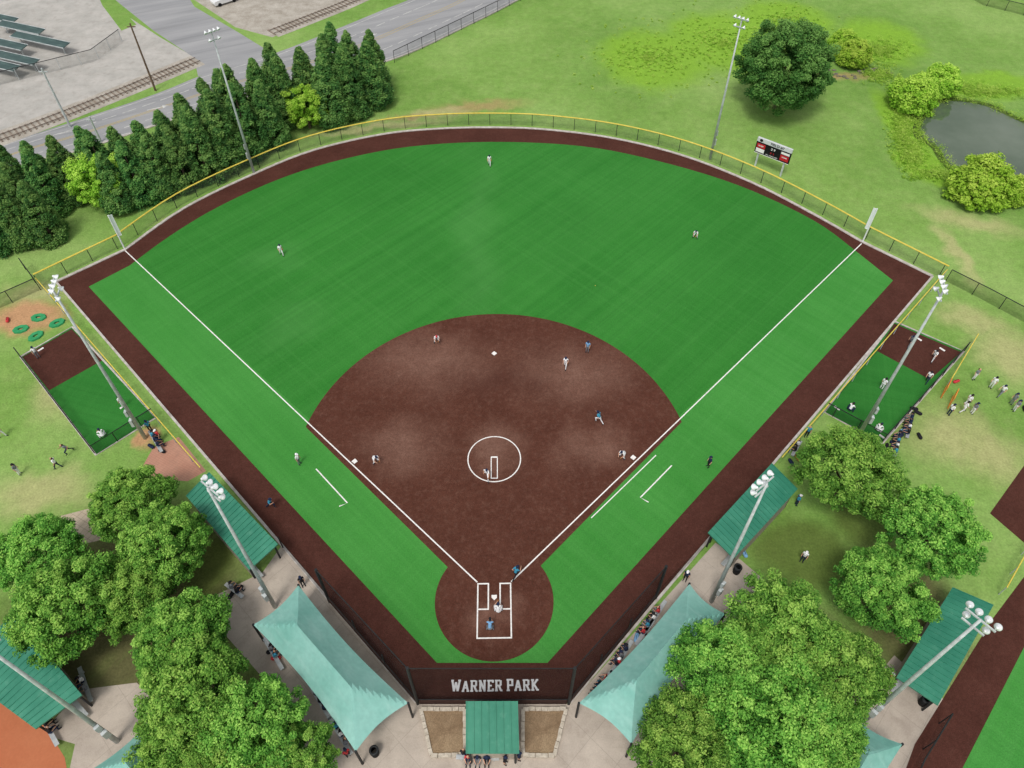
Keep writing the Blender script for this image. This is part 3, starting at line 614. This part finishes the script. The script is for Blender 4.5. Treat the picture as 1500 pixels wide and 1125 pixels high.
# ------------------------------------------------------------------ light poles
def floodlight(parent,loc,aim,k=.6):
    b=B(); a=Vector(aim).normalized(); b.rev([(r*k,t*k) for r,t in [(.02,-.38),(.1,-.36),(.14,-.26),(.2,-.1),(.32,.1),(.36,.22),(.35,.23),(.30,.1),(.02,.0)]],loc,a,14)
    b.tube([Vector(loc)-a*.2,Vector(loc)-a*.2+Vector((0,0,-.25))],.035,6); return obj("floodlight",b.mesh("floodlight",MAT_LAMP,None,True),parent)
def light_pole(H=20):
    r=obj("light_pole"); obj("pole",B().tube([(0,0,0),(0,0,H*.5),(0,0,H)],[.18,.13,.08],12).mesh("pole",MAT_STEEL,None,True),r)
    obj("crossarm",B().box((0,.1,H-.2),(1.7,.1,.1)).mesh("crossarm",MAT_STEEL),r); obj("crossarm",B().box((0,.1,H-1.2),(1.3,.1,.1)).mesh("crossarm",MAT_STEEL),r)
    obj("control_box",B().box((0,-.28,2.6),(.4,.25,.9)).mesh("control_box",MAT_STEEL),r); obj("control_box",B().box((0,-.26,4.0),(.35,.22,.7)).mesh("control_box",MAT_STEEL),r)
    for x in (-.78,-.26,.26,.78): floodlight(r,(x,.3,H+.0),(x*.15,.75,-.65))
    for x in (-.55,.55): floodlight(r,(x,.3,H-1.0),(x*.2,.7,-.7))
    return r
lp=light_pole()
for x,y,h in ((372,253,19.6),(1040,233,19.6),(213,642,20.2),(1258,637,19.8),(403,889,18.2),(1042,881,18.0),(1265,1056,18.6),(172,1086,19)):
    p=G(x,y); t=Vector((0,22,0))-p
    if y>1000: t=Vector((1 if x>700 else -1,.8,0))
    copy_thing(lp,p,math.atan2(-t.x,t.y),(1,1,h/20),dict(label="tall galvanised light pole with six white floodlights",category="light pole",group="field light poles"))
kill(lp)
def foulpole(x,y,sgn):
    p=G(x,y); r=obj("foul_pole",loc=p,label="white foul pole with narrow mesh screen",category="foul pole",group="foul poles")
    obj("pole",B().tube([(0,0,0),(0,0,5.1)],.08,8).mesh("pole",MAT_LAMP),r)
    d=Vector((-sgn*.7,.7,0)); obj("screen",newmesh("screen",[(0,0,2.0),tuple(d*.38+Vector((0,0,2.0))),tuple(d*.38+Vector((0,0,5))),(0,0,5)],[(0,1,2,3)],[MAT_SCREEN]),r)
    obj("screen_frame",B().tube([(0,0,2.0),d*.38+Vector((0,0,2.0)),d*.38+Vector((0,0,5)),(0,0,5)],.04,6).mesh("screen_frame",MAT_LAMP),r)
foulpole(183,365,-1); foulpole(1263,355,1)
# text
def textmesh(s,size,mat,name,parent,M4,bold=0):
    cu=bpy.data.curves.new(name,'FONT'); cu.body=s; cu.size=size; cu.align_x='CENTER'; cu.align_y='CENTER'; cu.offset=bold; cu.extrude=.004
    t=bpy.data.objects.new(name,cu); COL.objects.link(t); bpy.context.view_layer.update()
    me=bpy.data.meshes.new_from_object(t.evaluated_get(bpy.context.evaluated_depsgraph_get())); bpy.data.objects.remove(t)
    me.transform(M4); me.materials.clear(); me.materials.append(mat); return obj(name,me,parent)
RED=simple("red_panel",S(176,36,44),S(190,48,54),2,.5); WP=simple("white_panel",S(230,230,228),S(242,242,240),2,.5); BP=simple("black_panel",S(20,20,24),S(28,28,32),2,.5); HP=simple("pale_header",S(196,200,202),S(212,214,216),2,.5)
p=(G(1104,243)+G(1144,259))/2; r=obj("scoreboard",loc=p,label="black electronic scoreboard with red panels on steel legs",category="scoreboard")
d=G(1144,259)-G(1104,243); r.rotation_euler=(0,0,math.atan2(d.y,d.x)); r.scale=(.95,.95,.88)
for x in (-1.9,1.9): obj("leg",B().box((x,.1,1.3),(.22,.22,2.6)).mesh("leg",MAT_STEEL),r)
obj("board",B().box((0,0,3.4),(5.0,.3,1.9)).mesh("board",BP),r); obj("header",B().box((0,0,4.66),(5.0,.3,.62)).mesh("header",HP),r)
obj("trim",B().box((0,-.155,2.48),(5.0,.02,.07)).mesh("trim",WP),r)
obj("sponsor_panel",B().box((-1.75,-.16,3.75),(1.2,.02,.7)).mesh("sponsor_panel",RED),r); obj("sponsor_panel",B().box((1.75,-.16,3.2),(1.2,.02,.9)).mesh("sponsor_panel",RED),r); obj("sponsor_panel",B().box((-1.75,-.16,3.0),(1.2,.02,.6)).mesh("sponsor_panel",WP),r); obj("sponsor_panel",B().box((1.75,-.16,3.95),(1.2,.02,.35)).mesh("sponsor_panel",WP),r)
RX=Matrix.Rotation(math.pi/2,4,'X')
def T(x,y,z): return Matrix.Translation((x,y,z))@RX
textmesh("FIELD #7",.52,BP,"title_lettering",r,T(.45,-.17,4.66),.008)
obj("emblem",B().rev([(.001,0),(.24,0)],Vector((-1.9,-.16,4.66)),Vector((0,-1,0)),16,0).mesh("emblem",BP),r)
textmesh("2 9",.5,WP,"digits",r,T(0,-.17,3.85),.008); textmesh("BALL  STRIKE  OUT",.2,WP,"small_lettering",r,T(0,-.17,2.75),.004); textmesh("GUEST",.26,WP,"small_lettering",r,T(-1.75,-.19,3.75),.006); textmesh("HOME",.26,WP,"small_lettering",r,T(1.75,-.19,3.3),.006); textmesh("0  2",.36,RED,"digits",r,T(0,-.17,3.2),.01)
# utility poles
for x,y,h,m_ in ((228,133,10.5,MAT_WOOD),(103,186,9,MAT_STEEL),(148,208,4,MAT_STEEL)):
    r=obj("utility_pole",loc=G(x,y),label="slim utility pole standing by the avenue",category="utility pole",group="poles by the avenue")
    obj("pole",B().tube([(0,0,0),(0,0,h)],[.17,.11],8).mesh("pole",m_),r); obj("crossarm",B().box((0,0,h-.5),(1.2,.12,.12)).mesh("crossarm",m_),r)
m=M("rack_panel",.6,.3); c=m.ramp(m.noise(1,4,.6,(.4,3,1)),[(.3,S(52,72,72)),(.7,S(80,102,98))]); MPAN=m.done(m.fine(c,2,.12))
for (x,y,L) in ((-8,24,9),(30,40,9),(0,62,10),(58,58,11),(-12,92,10),(20,84,9)):
    p=G(x,y,1.6); p.z=0; r=obj("solar_canopy",loc=p,label="long low green grey panel rack on steel legs",category="solar panels",group="panel racks in the yard"); r.rotation_euler=(0,0,-.38)
    R=Matrix.Rotation(math.radians(7),3,'X'); bb=B().box((0,0,0),(L,1.5,.1)); bb.v=[R@v+Vector((0,0,1.6)) for v in bb.v]; obj("panel",bb.mesh("panel",MPAN),r)
    for yy in (-.82,.82):
        bb=B().box((0,yy,.02),(L+.1,.1,.14)); bb.v=[R@v+Vector((0,0,1.6)) for v in bb.v]; obj("frame",bb.mesh("frame",MAT_STEEL),r)
    for xx in (-L*.4,L*.4): obj("leg",B().tube([(xx,0,0),(xx,0,1.55)],.1,8).mesh("leg",MAT_STEEL),r)
# cars
def car(col):
    r=obj("parked_car"); prof=[(-2.2,.35),(-2.25,.75),(-2.1,.98),(-1.3,1.05),(-.75,1.42),(.6,1.45),(1.15,1.02),(2.05,.88),(2.2,.6),(2.15,.35)]
    V=[];n=len(prof)
    for y,k in ((-.88,1),(.88,1)):
        for x,z in prof: V.append((x,y*(.8 if z>1.2 else 1),z))
    b=B().add(V,[list(range(n)),[2*n-1-i for i in range(n)]]+[(i,n+i,n+(i+1)%n,(i+1)%n) for i in range(n)]); obj("body",b.mesh("body",simple("car_paint",col,col,2,.3,.5)),r)
    b=B(); b.add([(.66,-.66,1.41),(1.12,-.78,1.06),(1.12,.78,1.06),(.66,.66,1.41)],[(0,1,2,3)]); b.v=[v+Vector((.02,0,.03)) for v in b.v]; obj("windscreen",b.mesh("windscreen",MAT_GLASS),r)
    for s in (-1,1): obj("side_window",B().add([(-1.15,s*.84,1.08),(1.0,s*.84,1.06),(.55,s*.725,1.38),(-.7,s*.725,1.36)],[(0,1,2,3)]).mesh("side_window",MAT_GLASS),r)
    for x in (-1.35,1.35):
        for y in (-.82,.82): obj("wheel",B().tube([(x,y-.11,.32),(x,y+.11,.32)],.32,14).mesh("wheel",MAT_RUBBER),r)
    return r
for x,y,c,rz,l in ((330,4,S(225,225,225),.7,"white parked car by the side road"),(300,-14,S(60,70,84),.7,"dark blue parked car by the side road")):
    q=car(c); q.location=G(x,y); q.rotation_euler=(0,0,rz); q["label"]=l; q["category"]="car"
# green mats
GM=simple("green_rubber",S(44,136,84),S(60,154,100),3,.7)
for i,(x,y) in enumerate(((57,466),(31,483),(84,474),(53,493))):
    P=[(.85*math.cos(t),.6*math.sin(t)) for t in np.linspace(0,6.283,9)[:-1]]; Q=[(.35*a,.3*c2) for a,c2 in P]
    V=[(a,c2,0) for a,c2 in P]+[(a*.95,c2*.95,.18) for a,c2 in P]+[(a,c2,.18) for a,c2 in Q]+[(a,c2,.02) for a,c2 in Q]; Fc=[]
    for j in range(8):
        j2=(j+1)%8; Fc+= [(j,j2,8+j2,8+j),(8+j,8+j2,16+j2,16+j),(16+j,16+j2,24+j2,24+j)]
    o=obj("pitching_mat",newmesh("pitching_mat",V,Fc,[GM]),loc=G(x,y)+Vector((0,0,.01)),label="green moulded practice mat lying on clay",category="practice mat",group="green practice mats"); o.rotation_euler=(0,0,.3*i)
# ------------------------------------------------------------------ people
SK=simple("skin",S(196,150,124),S(206,160,134),8,.6)
def cloth(n,c): return simple(n,c,tuple(min(1,v*1.12) for v in c[:3])+(1,),5,.85)
CW=cloth("white_jersey",S(232,232,234)); CG=cloth("grey_trousers",S(120,124,130)); CN=cloth("navy_cloth",S(34,44,70)); CBL=cloth("light_blue_shirt",S(120,165,205)); CR=cloth("red_shirt",S(190,60,64)); CT=cloth("teal_shirt",S(60,140,170)); CK=cloth("black_cloth",S(34,34,38)); CWP=cloth("white_trousers",S(220,220,222)); SHOE=cloth("dark_shoes",S(40,40,46)); HAIR=cloth("brown_hair",S(70,50,38)); GLV=cloth("leather_glove",S(150,100,60))
ST=dict(pel=(0,0,.93),che=(0,.01,1.27),nek=(0,.0,1.44),hed=(0,.02,1.58),sL=(-.17,0,1.39),sR=(.17,0,1.39),eL=(-.23,-.02,1.12),eR=(.23,-.02,1.12),wL=(-.23,.06,.88),wR=(.23,.06,.88),hL=(-.09,0,.9),hR=(.09,0,.9),kL=(-.1,.02,.49),kR=(.1,.02,.49),aL=(-.1,-.02,.08),aR=(.1,-.02,.08),tL=(-.12,.14,.04),tR=(.12,.14,.04))
def P_(**k): d=dict(ST); d.update(k); return d
POSES={'stand':ST,
'ready':P_(pel=(0,-.2,.72),che=(0,.06,1.0),nek=(0,.18,1.12),hed=(0,.27,1.23),sL=(-.18,.14,1.08),sR=(.18,.14,1.08),eL=(-.27,.24,.84),eR=(.27,.24,.84),wL=(-.16,.42,.68),wR=(.16,.42,.68),hL=(-.1,-.18,.70),hR=(.1,-.18,.70),kL=(-.22,.12,.44),kR=(.22,.12,.44),aL=(-.26,-.06,.08),aR=(.26,-.06,.08),tL=(-.29,.1,.04),tR=(.29,.1,.04)),
'run':P_(che=(0,.12,1.26),nek=(0,.18,1.42),hed=(0,.23,1.55),sL=(-.17,.16,1.36),sR=(.17,.14,1.36),eL=(-.27,-.08,1.16),wL=(-.22,.02,.94),eR=(.25,.3,1.14),wR=(.14,.48,1.3),kL=(-.1,.36,.64),aL=(-.1,.26,.26),tL=(-.1,.42,.2),kR=(.1,-.14,.52),aR=(.1,-.46,.16),tR=(.1,-.38,.03)),
'walk':P_(che=(0,.04,1.27),hed=(0,.06,1.58),kL=(-.1,.2,.5),aL=(-.1,.28,.09),tL=(-.1,.44,.06),kR=(.1,-.04,.5),aR=(.1,-.3,.13),tR=(.1,-.2,.03),eL=(-.24,-.1,1.14),wL=(-.22,.02,.92),eR=(.24,.06,1.14),wR=(.22,.26,.98)),
'squat':P_(pel=(0,-.12,.4),che=(0,.05,.74),nek=(0,.12,.88),hed=(0,.17,1.0),sL=(-.18,.1,.84),sR=(.18,.1,.84),eL=(-.26,.3,.66),eR=(.28,.22,.6),wL=(-.08,.5,.68),wR=(.14,.4,.5),hL=(-.1,-.1,.38),hR=(.1,-.1,.38),kL=(-.3,.26,.46),kR=(.3,.26,.46),aL=(-.27,.02,.09),aR=(.27,.02,.09),tL=(-.34,.16,.04),tR=(.34,.16,.04)),
'pitch':P_(pel=(0,.05,.8),che=(0,.16,1.14),nek=(0,.2,1.3),hed=(0,.24,1.43),sL=(-.15,.24,1.25),sR=(.16,.1,1.24),eL=(-.2,.5,1.1),wL=(-.16,.74,1.04),eR=(.26,-.06,1.0),wR=(.26,.08,.76),hL=(-.09,.05,.78),hR=(.09,.03,.78),kL=(-.1,.46,.52),aL=(-.1,.6,.08),tL=(-.12,.76,.04),kR=(.12,-.16,.42),aR=(.12,-.52,.14),tR=(.12,-.4,.03)),
'sit':P_(pel=(0,0,.55),che=(0,.06,.9),nek=(0,.1,1.06),hed=(0,.14,1.2),sL=(-.17,.08,1.01),sR=(.17,.08,1.01),eL=(-.24,.18,.78),eR=(.24,.18,.78),wL=(-.14,.38,.66),wR=(.14,.38,.66),hL=(-.09,.02,.53),hR=(.09,.02,.53),kL=(-.13,.44,.5),kR=(.13,.44,.5),aL=(-.13,.42,.08),aR=(.13,.42,.08),tL=(-.14,.58,.04),tR=(.14,.58,.04))}
def body(pose):
    J={k:Vector(v) for k,v in POSES[pose].items()}; C=[]
    def c(a,b,ra,rb,m): C.append((Vector(a),Vector(b),ra,rb,m))
    c(J['pel'],J['che'],.125,.145,1); c(J['pel'],J['pel'],.14,.14,2); c(J['hL'],J['hR'],.105,.105,2); c(J['che'],J['nek']*.6+J['che']*.4,.14,.1,1); c(J['sL'],J['sR'],.07,.07,1); c(J['nek']*.8+J['che']*.2,J['hed'],.055,.055,0)
    h=J['hed']; c(h+Vector((0,0,.045)),h-Vector((0,-.015,.04)),.098,.08,0); c(h+Vector((0,.085,-.01)),h+Vector((0,.112,-.02)),.018,.014,0); c(h+Vector((-.095,0,0)),h+Vector((.095,0,0)),.02,.02,0)
    for s in 'LR':
        S0,E0,W0=J['s'+s],J['e'+s],J['w'+s]; c(S0,S0.lerp(E0,.65),.06,.052,1); c(S0.lerp(E0,.6),E0,.046,.042,0); c(E0,W0,.043,.03,0)
        d=(W0-E0).normalized(); c(W0,W0+d*.08,.034,.03,0); c(J['h'+s],J['k'+s],.09,.062,2); c(J['k'+s],J['a'+s],.062,.042,2); c(J['a'+s],J['t'+s],.048,.038,3)
    b=B()
    for a,q,ra,rb,m in C: b.caps(a,q,ra,rb,m,12)
    me=b.mesh("tmp",[SK]); o=bpy.data.objects.new("tmp",me); COL.objects.link(o); md=o.modifiers.new("r",'REMESH'); md.mode='VOXEL'; md.voxel_size=.02; md.use_smooth_shade=True
    bpy.context.view_layer.update(); m2=bpy.data.meshes.new_from_object(o.evaluated_get(bpy.context.evaluated_depsgraph_get())); bpy.data.objects.remove(o)
    n=len(m2.polygons); cen=np.empty(n*3,np.float32); m2.polygons.foreach_get('center',cen); cen=cen.reshape(-1,3); D=[]
    for a,q,ra,rb,m in C:
        a=np.array(a);q=np.array(q); ab=q-a; t=np.clip(((cen-a)@ab)/max(ab@ab,1e-9),0,1); D.append(np.linalg.norm(cen-(a+t[:,None]*ab),axis=1)-(ra+(rb-ra)*t))
    mi=np.array([x[4] for x in C])[np.argmin(np.array(D),axis=0)].tolist()
    V=[v.co.copy() for v in m2.vertices]; Fc=[list(p.vertices) for p in m2.polygons]
    f=B(); f.v=V; f.f=Fc; f.m=mi
    for s,sg in (('L',-1),('R',1)):
        W0=J['w'+s]; d=(W0-J['e'+s]).normalized(); side=d.cross(Vector((sg,0,0))).normalized() if abs(d.x)<.9 else Vector((0,0,1)); pn=d.cross(side)
        for k,(o_,L_) in enumerate(((-.027,.07),(-.009,.08),(.009,.075),(.027,.06))):
            st=W0+d*.09+side*o_; f.tube([st,st+d*L_*.55+pn*.004*sg,st+d*L_+pn*.02*sg],[.010,.009,.006],6,0)
        st=W0+d*.03+side*.03; f.tube([st,st+side*.03+d*.03,st+side*.04+d*.06],[.012,.010,.007],6,0)
    for ex in (-.035,.035): f.caps(h+Vector((ex,.086,.03)),h+Vector((ex,.088,.03)),.011,.011,4,6)
    f.tube([h+Vector((-.022,.092,-.06)),h+Vector((.022,.092,-.06))],.006,5,4)
    return f.mesh("person",[SK,CW,CWP,SHOE,CK],None,True),J
CACHE={}
def capmesh(J,helm):
    h=J['hed']; b=B(); prof=[(.112,0),(.112,.04),(.098,.085),(.06,.12),(.002,.13)] if not helm else [(.12,-.06),(.128,0),(.124,.06),(.1,.11),(.06,.135),(.002,.145)]
    b.rev(prof,h+Vector((0,0,.05)),(0,0,1),14); R=[(math.cos(t),math.sin(t)) for t in np.linspace(0,math.pi,9)]
    V=[h+Vector((x*.095,.06+y*.13,.055-.02*y)) for x,y in R]; b.add(V+[v+Vector((0,0,.012)) for v in V],[list(range(9))[::-1],list(range(9,18))]); return b
def person(px,py,pose,face,shirt,pants,hat,glove=False,label="",group=None,world=None,z=.0,helm=False):
    if pose not in CACHE:
        me,J=body(pose); CACHE[pose]=(me,J,capmesh(J,False).mesh("cap",CN,None,True),capmesh(J,True).mesh("helmet",CN,None,True))
        h=J['hed']; CACHE[pose+'h']=B().caps(h+Vector((0,-.025,.03)),h+Vector((0,-.03,-.03)),.1,.085).tube([h+Vector((0,-.1,.03)),h+Vector((0,-.16,-.03)),h+Vector((0,-.15,-.2))],[.03,.035,.012],8).mesh("hair",HAIR,None,True)
        q=J['wL']+(J['wL']-J['eL']).normalized()*.1; b=B().caps(q,q+Vector((0,.02,.05)),.085,.075,0,10,(1,.6,1.2))
        for k in range(4): b.tube([q+Vector((-.05+.035*k,0,.04)),q+Vector((-.065+.045*k,.02,.15))],[.022,.015],6)
        CACHE[pose+'g']=b.mesh("baseball_glove",GLV,None,True)
    me,J,cm,hm=CACHE[pose]
    p=world if world is not None else G(px,py); f=G(*face) if not isinstance(face,float) else None
    rz=face if f is None else math.atan2(-(f.x-p.x),f.y-p.y)
    o=obj("person",me,loc=(p.x,p.y,z+.03),label=label,category="person",group=group); o.rotation_euler=(0,0,rz)
    for i,m in ((1,shirt),(2,pants)):
        o.material_slots[i].link='OBJECT'; o.material_slots[i].material=m
    if hat is not None:
        c=obj("helmet" if helm else "cap",hm if helm else cm,o); c.material_slots[0].link='OBJECT'; c.material_slots[0].material=hat
    obj("hair",CACHE[pose+'h'],o)
    if glove: obj("baseball_glove",CACHE[pose+'g'],o)
    return o
HM=(724,876)
WL="fielder in white uniform crouching ready with leather glove"
person(717,243,'walk',HM,CW,CWP,CN,True,"outfielder in white uniform stepping forward on turf"); person(413,374,'walk',HM,CW,CWP,CN,True,"outfielder in white uniform stepping forward on turf"); person(1018,349,'ready',HM,CW,CWP,CN,True,WL)
person(640,502,'ready',HM,CW,CWP,CR,True,WL); person(828,539,'walk',HM,CW,CWP,CN,True,"fielder in white uniform stepping forward on the infield"); person(551,678,'ready',HM,CW,CWP,CN,True,WL); person(911,671,'ready',HM,CW,CWP,CN,True,WL)
person(713,698,'pitch',HM,CW,CWP,CN,True,"pitcher in white uniform striding inside the circle")
person(860,516,'stand',HM,CBL,CG,CN,False,"umpire in light blue shirt standing on the infield")
person(877,620,'run',(724,516),CT,CWP,CN,False,"base runner in teal jersey and white trousers running",helm=True)
person(755,846,'run',(931,671),CT,CK,CN,False,"batter in teal jersey starting to run from the box",helm=True)
person(730,896,'squat',(724,700),CW,CWP,CN,True,"catcher in white uniform squatting behind the plate",helm=True)
person(718,922,'ready',(724,700),CBL,CG,CK,False,"plate umpire in light blue shirt bending behind catcher")
person(439,680,'stand',(724,760),CW,CG,CW,False,"coach in white shirt standing in foul ground"); person(1037,684,'stand',(724,760),CN,CK,CN,False,"coach in dark clothes standing beside coaching box")
person(398,744,'run',(500,780),CT,CN,CN,False,"player in teal jersey striding on the warning track",helm=True)
PW="young player in white uniform standing on grass"
for x,y,ps,f in ((57,524,'stand',(152,640)),(152,640,'squat',(57,524)),(5,640,'walk',(60,640)),(30,695,'stand',(90,690)),(87,686,'walk',(30,690)),(103,664,'run',(60,700)),(182,596,'stand',(100,560)),
 (1332,505,'pitch',(1244,600)),(1366,526,'pitch',(1285,630)),(1290,570,'stand',(1350,520)),(1244,602,'squat',(1332,505)),(1285,632,'squat',(1366,526)),
 (1425,556,'stand',(1450,590)),(1450,568,'stand',(1412,600)),(1463,580,'walk',(1412,600)),(1388,608,'stand',(1440,590)),(1414,594,'stand',(1460,580)),(1422,606,'stand',(1480,600)),(1484,602,'stand',(1420,600)),(1480,592,'stand',(1420,600)),(1408,604,'walk',(1480,600)),(1356,560,'walk',(1300,640))):
    person(x,y,ps,f,random.choice([CW,CW,CW,CG]),random.choice([CWP,CWP,CG,CN]),random.choice([CN,CK,None,CN]),False,PW if ps=='stand' else "young player in white uniform warming up near bullpen","players warming up")
def bench_at(px,py,rz,L=3.0,label="aluminium bench on the paving",grp="aluminium benches"):
    r=obj("bench",loc=G(px,py),label=label,category="bench",group=grp); r.rotation_euler=(0,0,rz)
    obj("seat",B().box((0,0,.43),(L,.3,.05)).mesh("seat",MAT_BENCH),r)
    for x in (-L*.38,L*.38): obj("leg",B().box((x,0,.2),(.06,.26,.4)).mesh("leg",MAT_BENCH),r)
    return r
def row(px,py,rz,n,step=.65,L=3.0):
    bench_at(px,py,rz,L); p0=G(px,py)
    for i in range(n):
        p=p0+Vector((math.cos(rz),math.sin(rz),0))*((i-(n-1)/2)*step)
        person(0,0,'sit',rz+random.choice([0,0,.2]),random.choice([CW,CK,CR,CT,CN,CG]),random.choice([CK,CN,CG]),random.choice([None,CN,CK]),False,"person seated on a bench watching the game","seated spectators",world=p,z=-.01)
row(1312,655,1.05,4); row(1330,628,1.05,4); row(230,650,-.9,3); row(910,965,.9,3); row(945,925,.9,2); row(880,1010,.9,3); row(345,868,-.6,2,L=2); row(402,960,-.9,2); row(470,1030,-.9,3); row(75,1070,-.8,2); row(700,1112,3.1,3); row(500,1080,-.9,3); row(960,905,.9,2); row(1165,660,.9,2,L=2); row(128,1005,2.2,2)
SPL="spectator in casual clothes standing on paving"
for x,y,s1,s2 in ((312,890,CW,CK),(236,645,CR,CN),(222,632,CT,CK),(511,1108,CR,CK),(905,976,CR,CN),(1174,822,CW,CN),(1165,740,CT,CN),(1180,640,CT,CK),(740,1118,CK,CK),(680,1108,CK,CN),(445,858,CK,CK),(1003,850,CN,CK),(1298,1000,CR,CK),(760,1112,CN,CK)):
    person(x,y,'stand',random.uniform(-3,3),s1,s2,random.choice([CN,None,CW]),False,SPL,"standing spectators")
o=obj("softball",B().caps((0,0,.05),(0,0,.0501),.05,.05,0,10).mesh("softball",MAT_YELLOW,None,True),loc=G(872,419)+Vector((0,0,.03)),label="yellow softball on the green outfield turf",category="ball")
for x,y in ((550,1104),(1078,838),(1350,1030)):
    r=obj("waste_bin",loc=G(x,y),label="round black waste bin on the paving",category="waste bin",group="waste bins")
    obj("barrel",B().rev([(.001,0),(.28,0),(.32,.45),(.3,.9),(.27,.9)],(0,0,0),(0,0,1),16).mesh("barrel",MAT_RUBBER,None,True),r); obj("lid",B().rev([(.34,.88),(.33,.96),(.2,1.0),(.19,.95)],(0,0,0),(0,0,1),16).mesh("lid",MAT_BLACK,None,True),r)
def bag(px,py,mat):
    r=obj("equipment_bag",loc=G(px,py)+Vector((0,0,.01)),label="soft equipment bag lying on the ground",category="bag",group="equipment bags"); r.rotation_euler=(0,0,random.uniform(0,3))
    obj("sack",B().caps((-.22,0,.17),(.22,0,.17),.17,.16,0,10,(1,1,.95)).mesh("sack",mat,None,True),r); obj("strap",B().tube([(-.2,0,.32),(-.08,.03,.42),(.08,.03,.42),(.2,0,.32)],.018,5).mesh("strap",CK),r)
for x,y in ((1302,662),(1308,648),(1318,640),(1322,632),(1298,655),(228,640),(238,662),(222,655),(350,862),(340,872),(318,905),(932,935),(940,928),(1168,672),(1175,668),(398,955),(405,965),(875,1005),(12,470),(1090,812),(1158,678),(1500,600),(1346,640),(1338,600),(1344,606),(1400,560)): bag(x,y,random.choice([CN,CK,CR,CT,CBL,CK]))
ORF=simple("orange_tube",S(220,130,50),S(230,146,66)); ORN=see_through("orange_net",S(210,140,70),.5)
for x,y in ((1392,590),(1382,575)):
    r=obj("practice_screen",loc=G(x,y),label="orange netted practice screen on a frame",category="screen",group="practice screens"); r.rotation_euler=(0,0,.9)
    obj("frame",B().tube([(-.9,0,.03),(-.7,0,1.5),(.7,0,1.5),(.9,0,.03),(-.9,0,.03)],.045,6).mesh("frame",ORF),r); obj("net",newmesh("net",[(-.85,0,.05),(.85,0,.05),(.68,0,1.45),(-.68,0,1.45)],[(0,1,2,3)],[ORN]),r)
for x,y in ((60,512),(180,596),(1346,497),(1380,512),(1292,640),(1226,598)): slab("pitching_rubber",[(-.3,-.1),(.3,-.1),(.3,.1),(-.3,.1)],0,.04,MAT_WHITE,G(x,y)+Vector((0,0,.018)),.9 if x<700 else -.9,"white plate set in the bullpen surface","plate","bullpen plates")
print("DONE",len(bpy.data.objects))
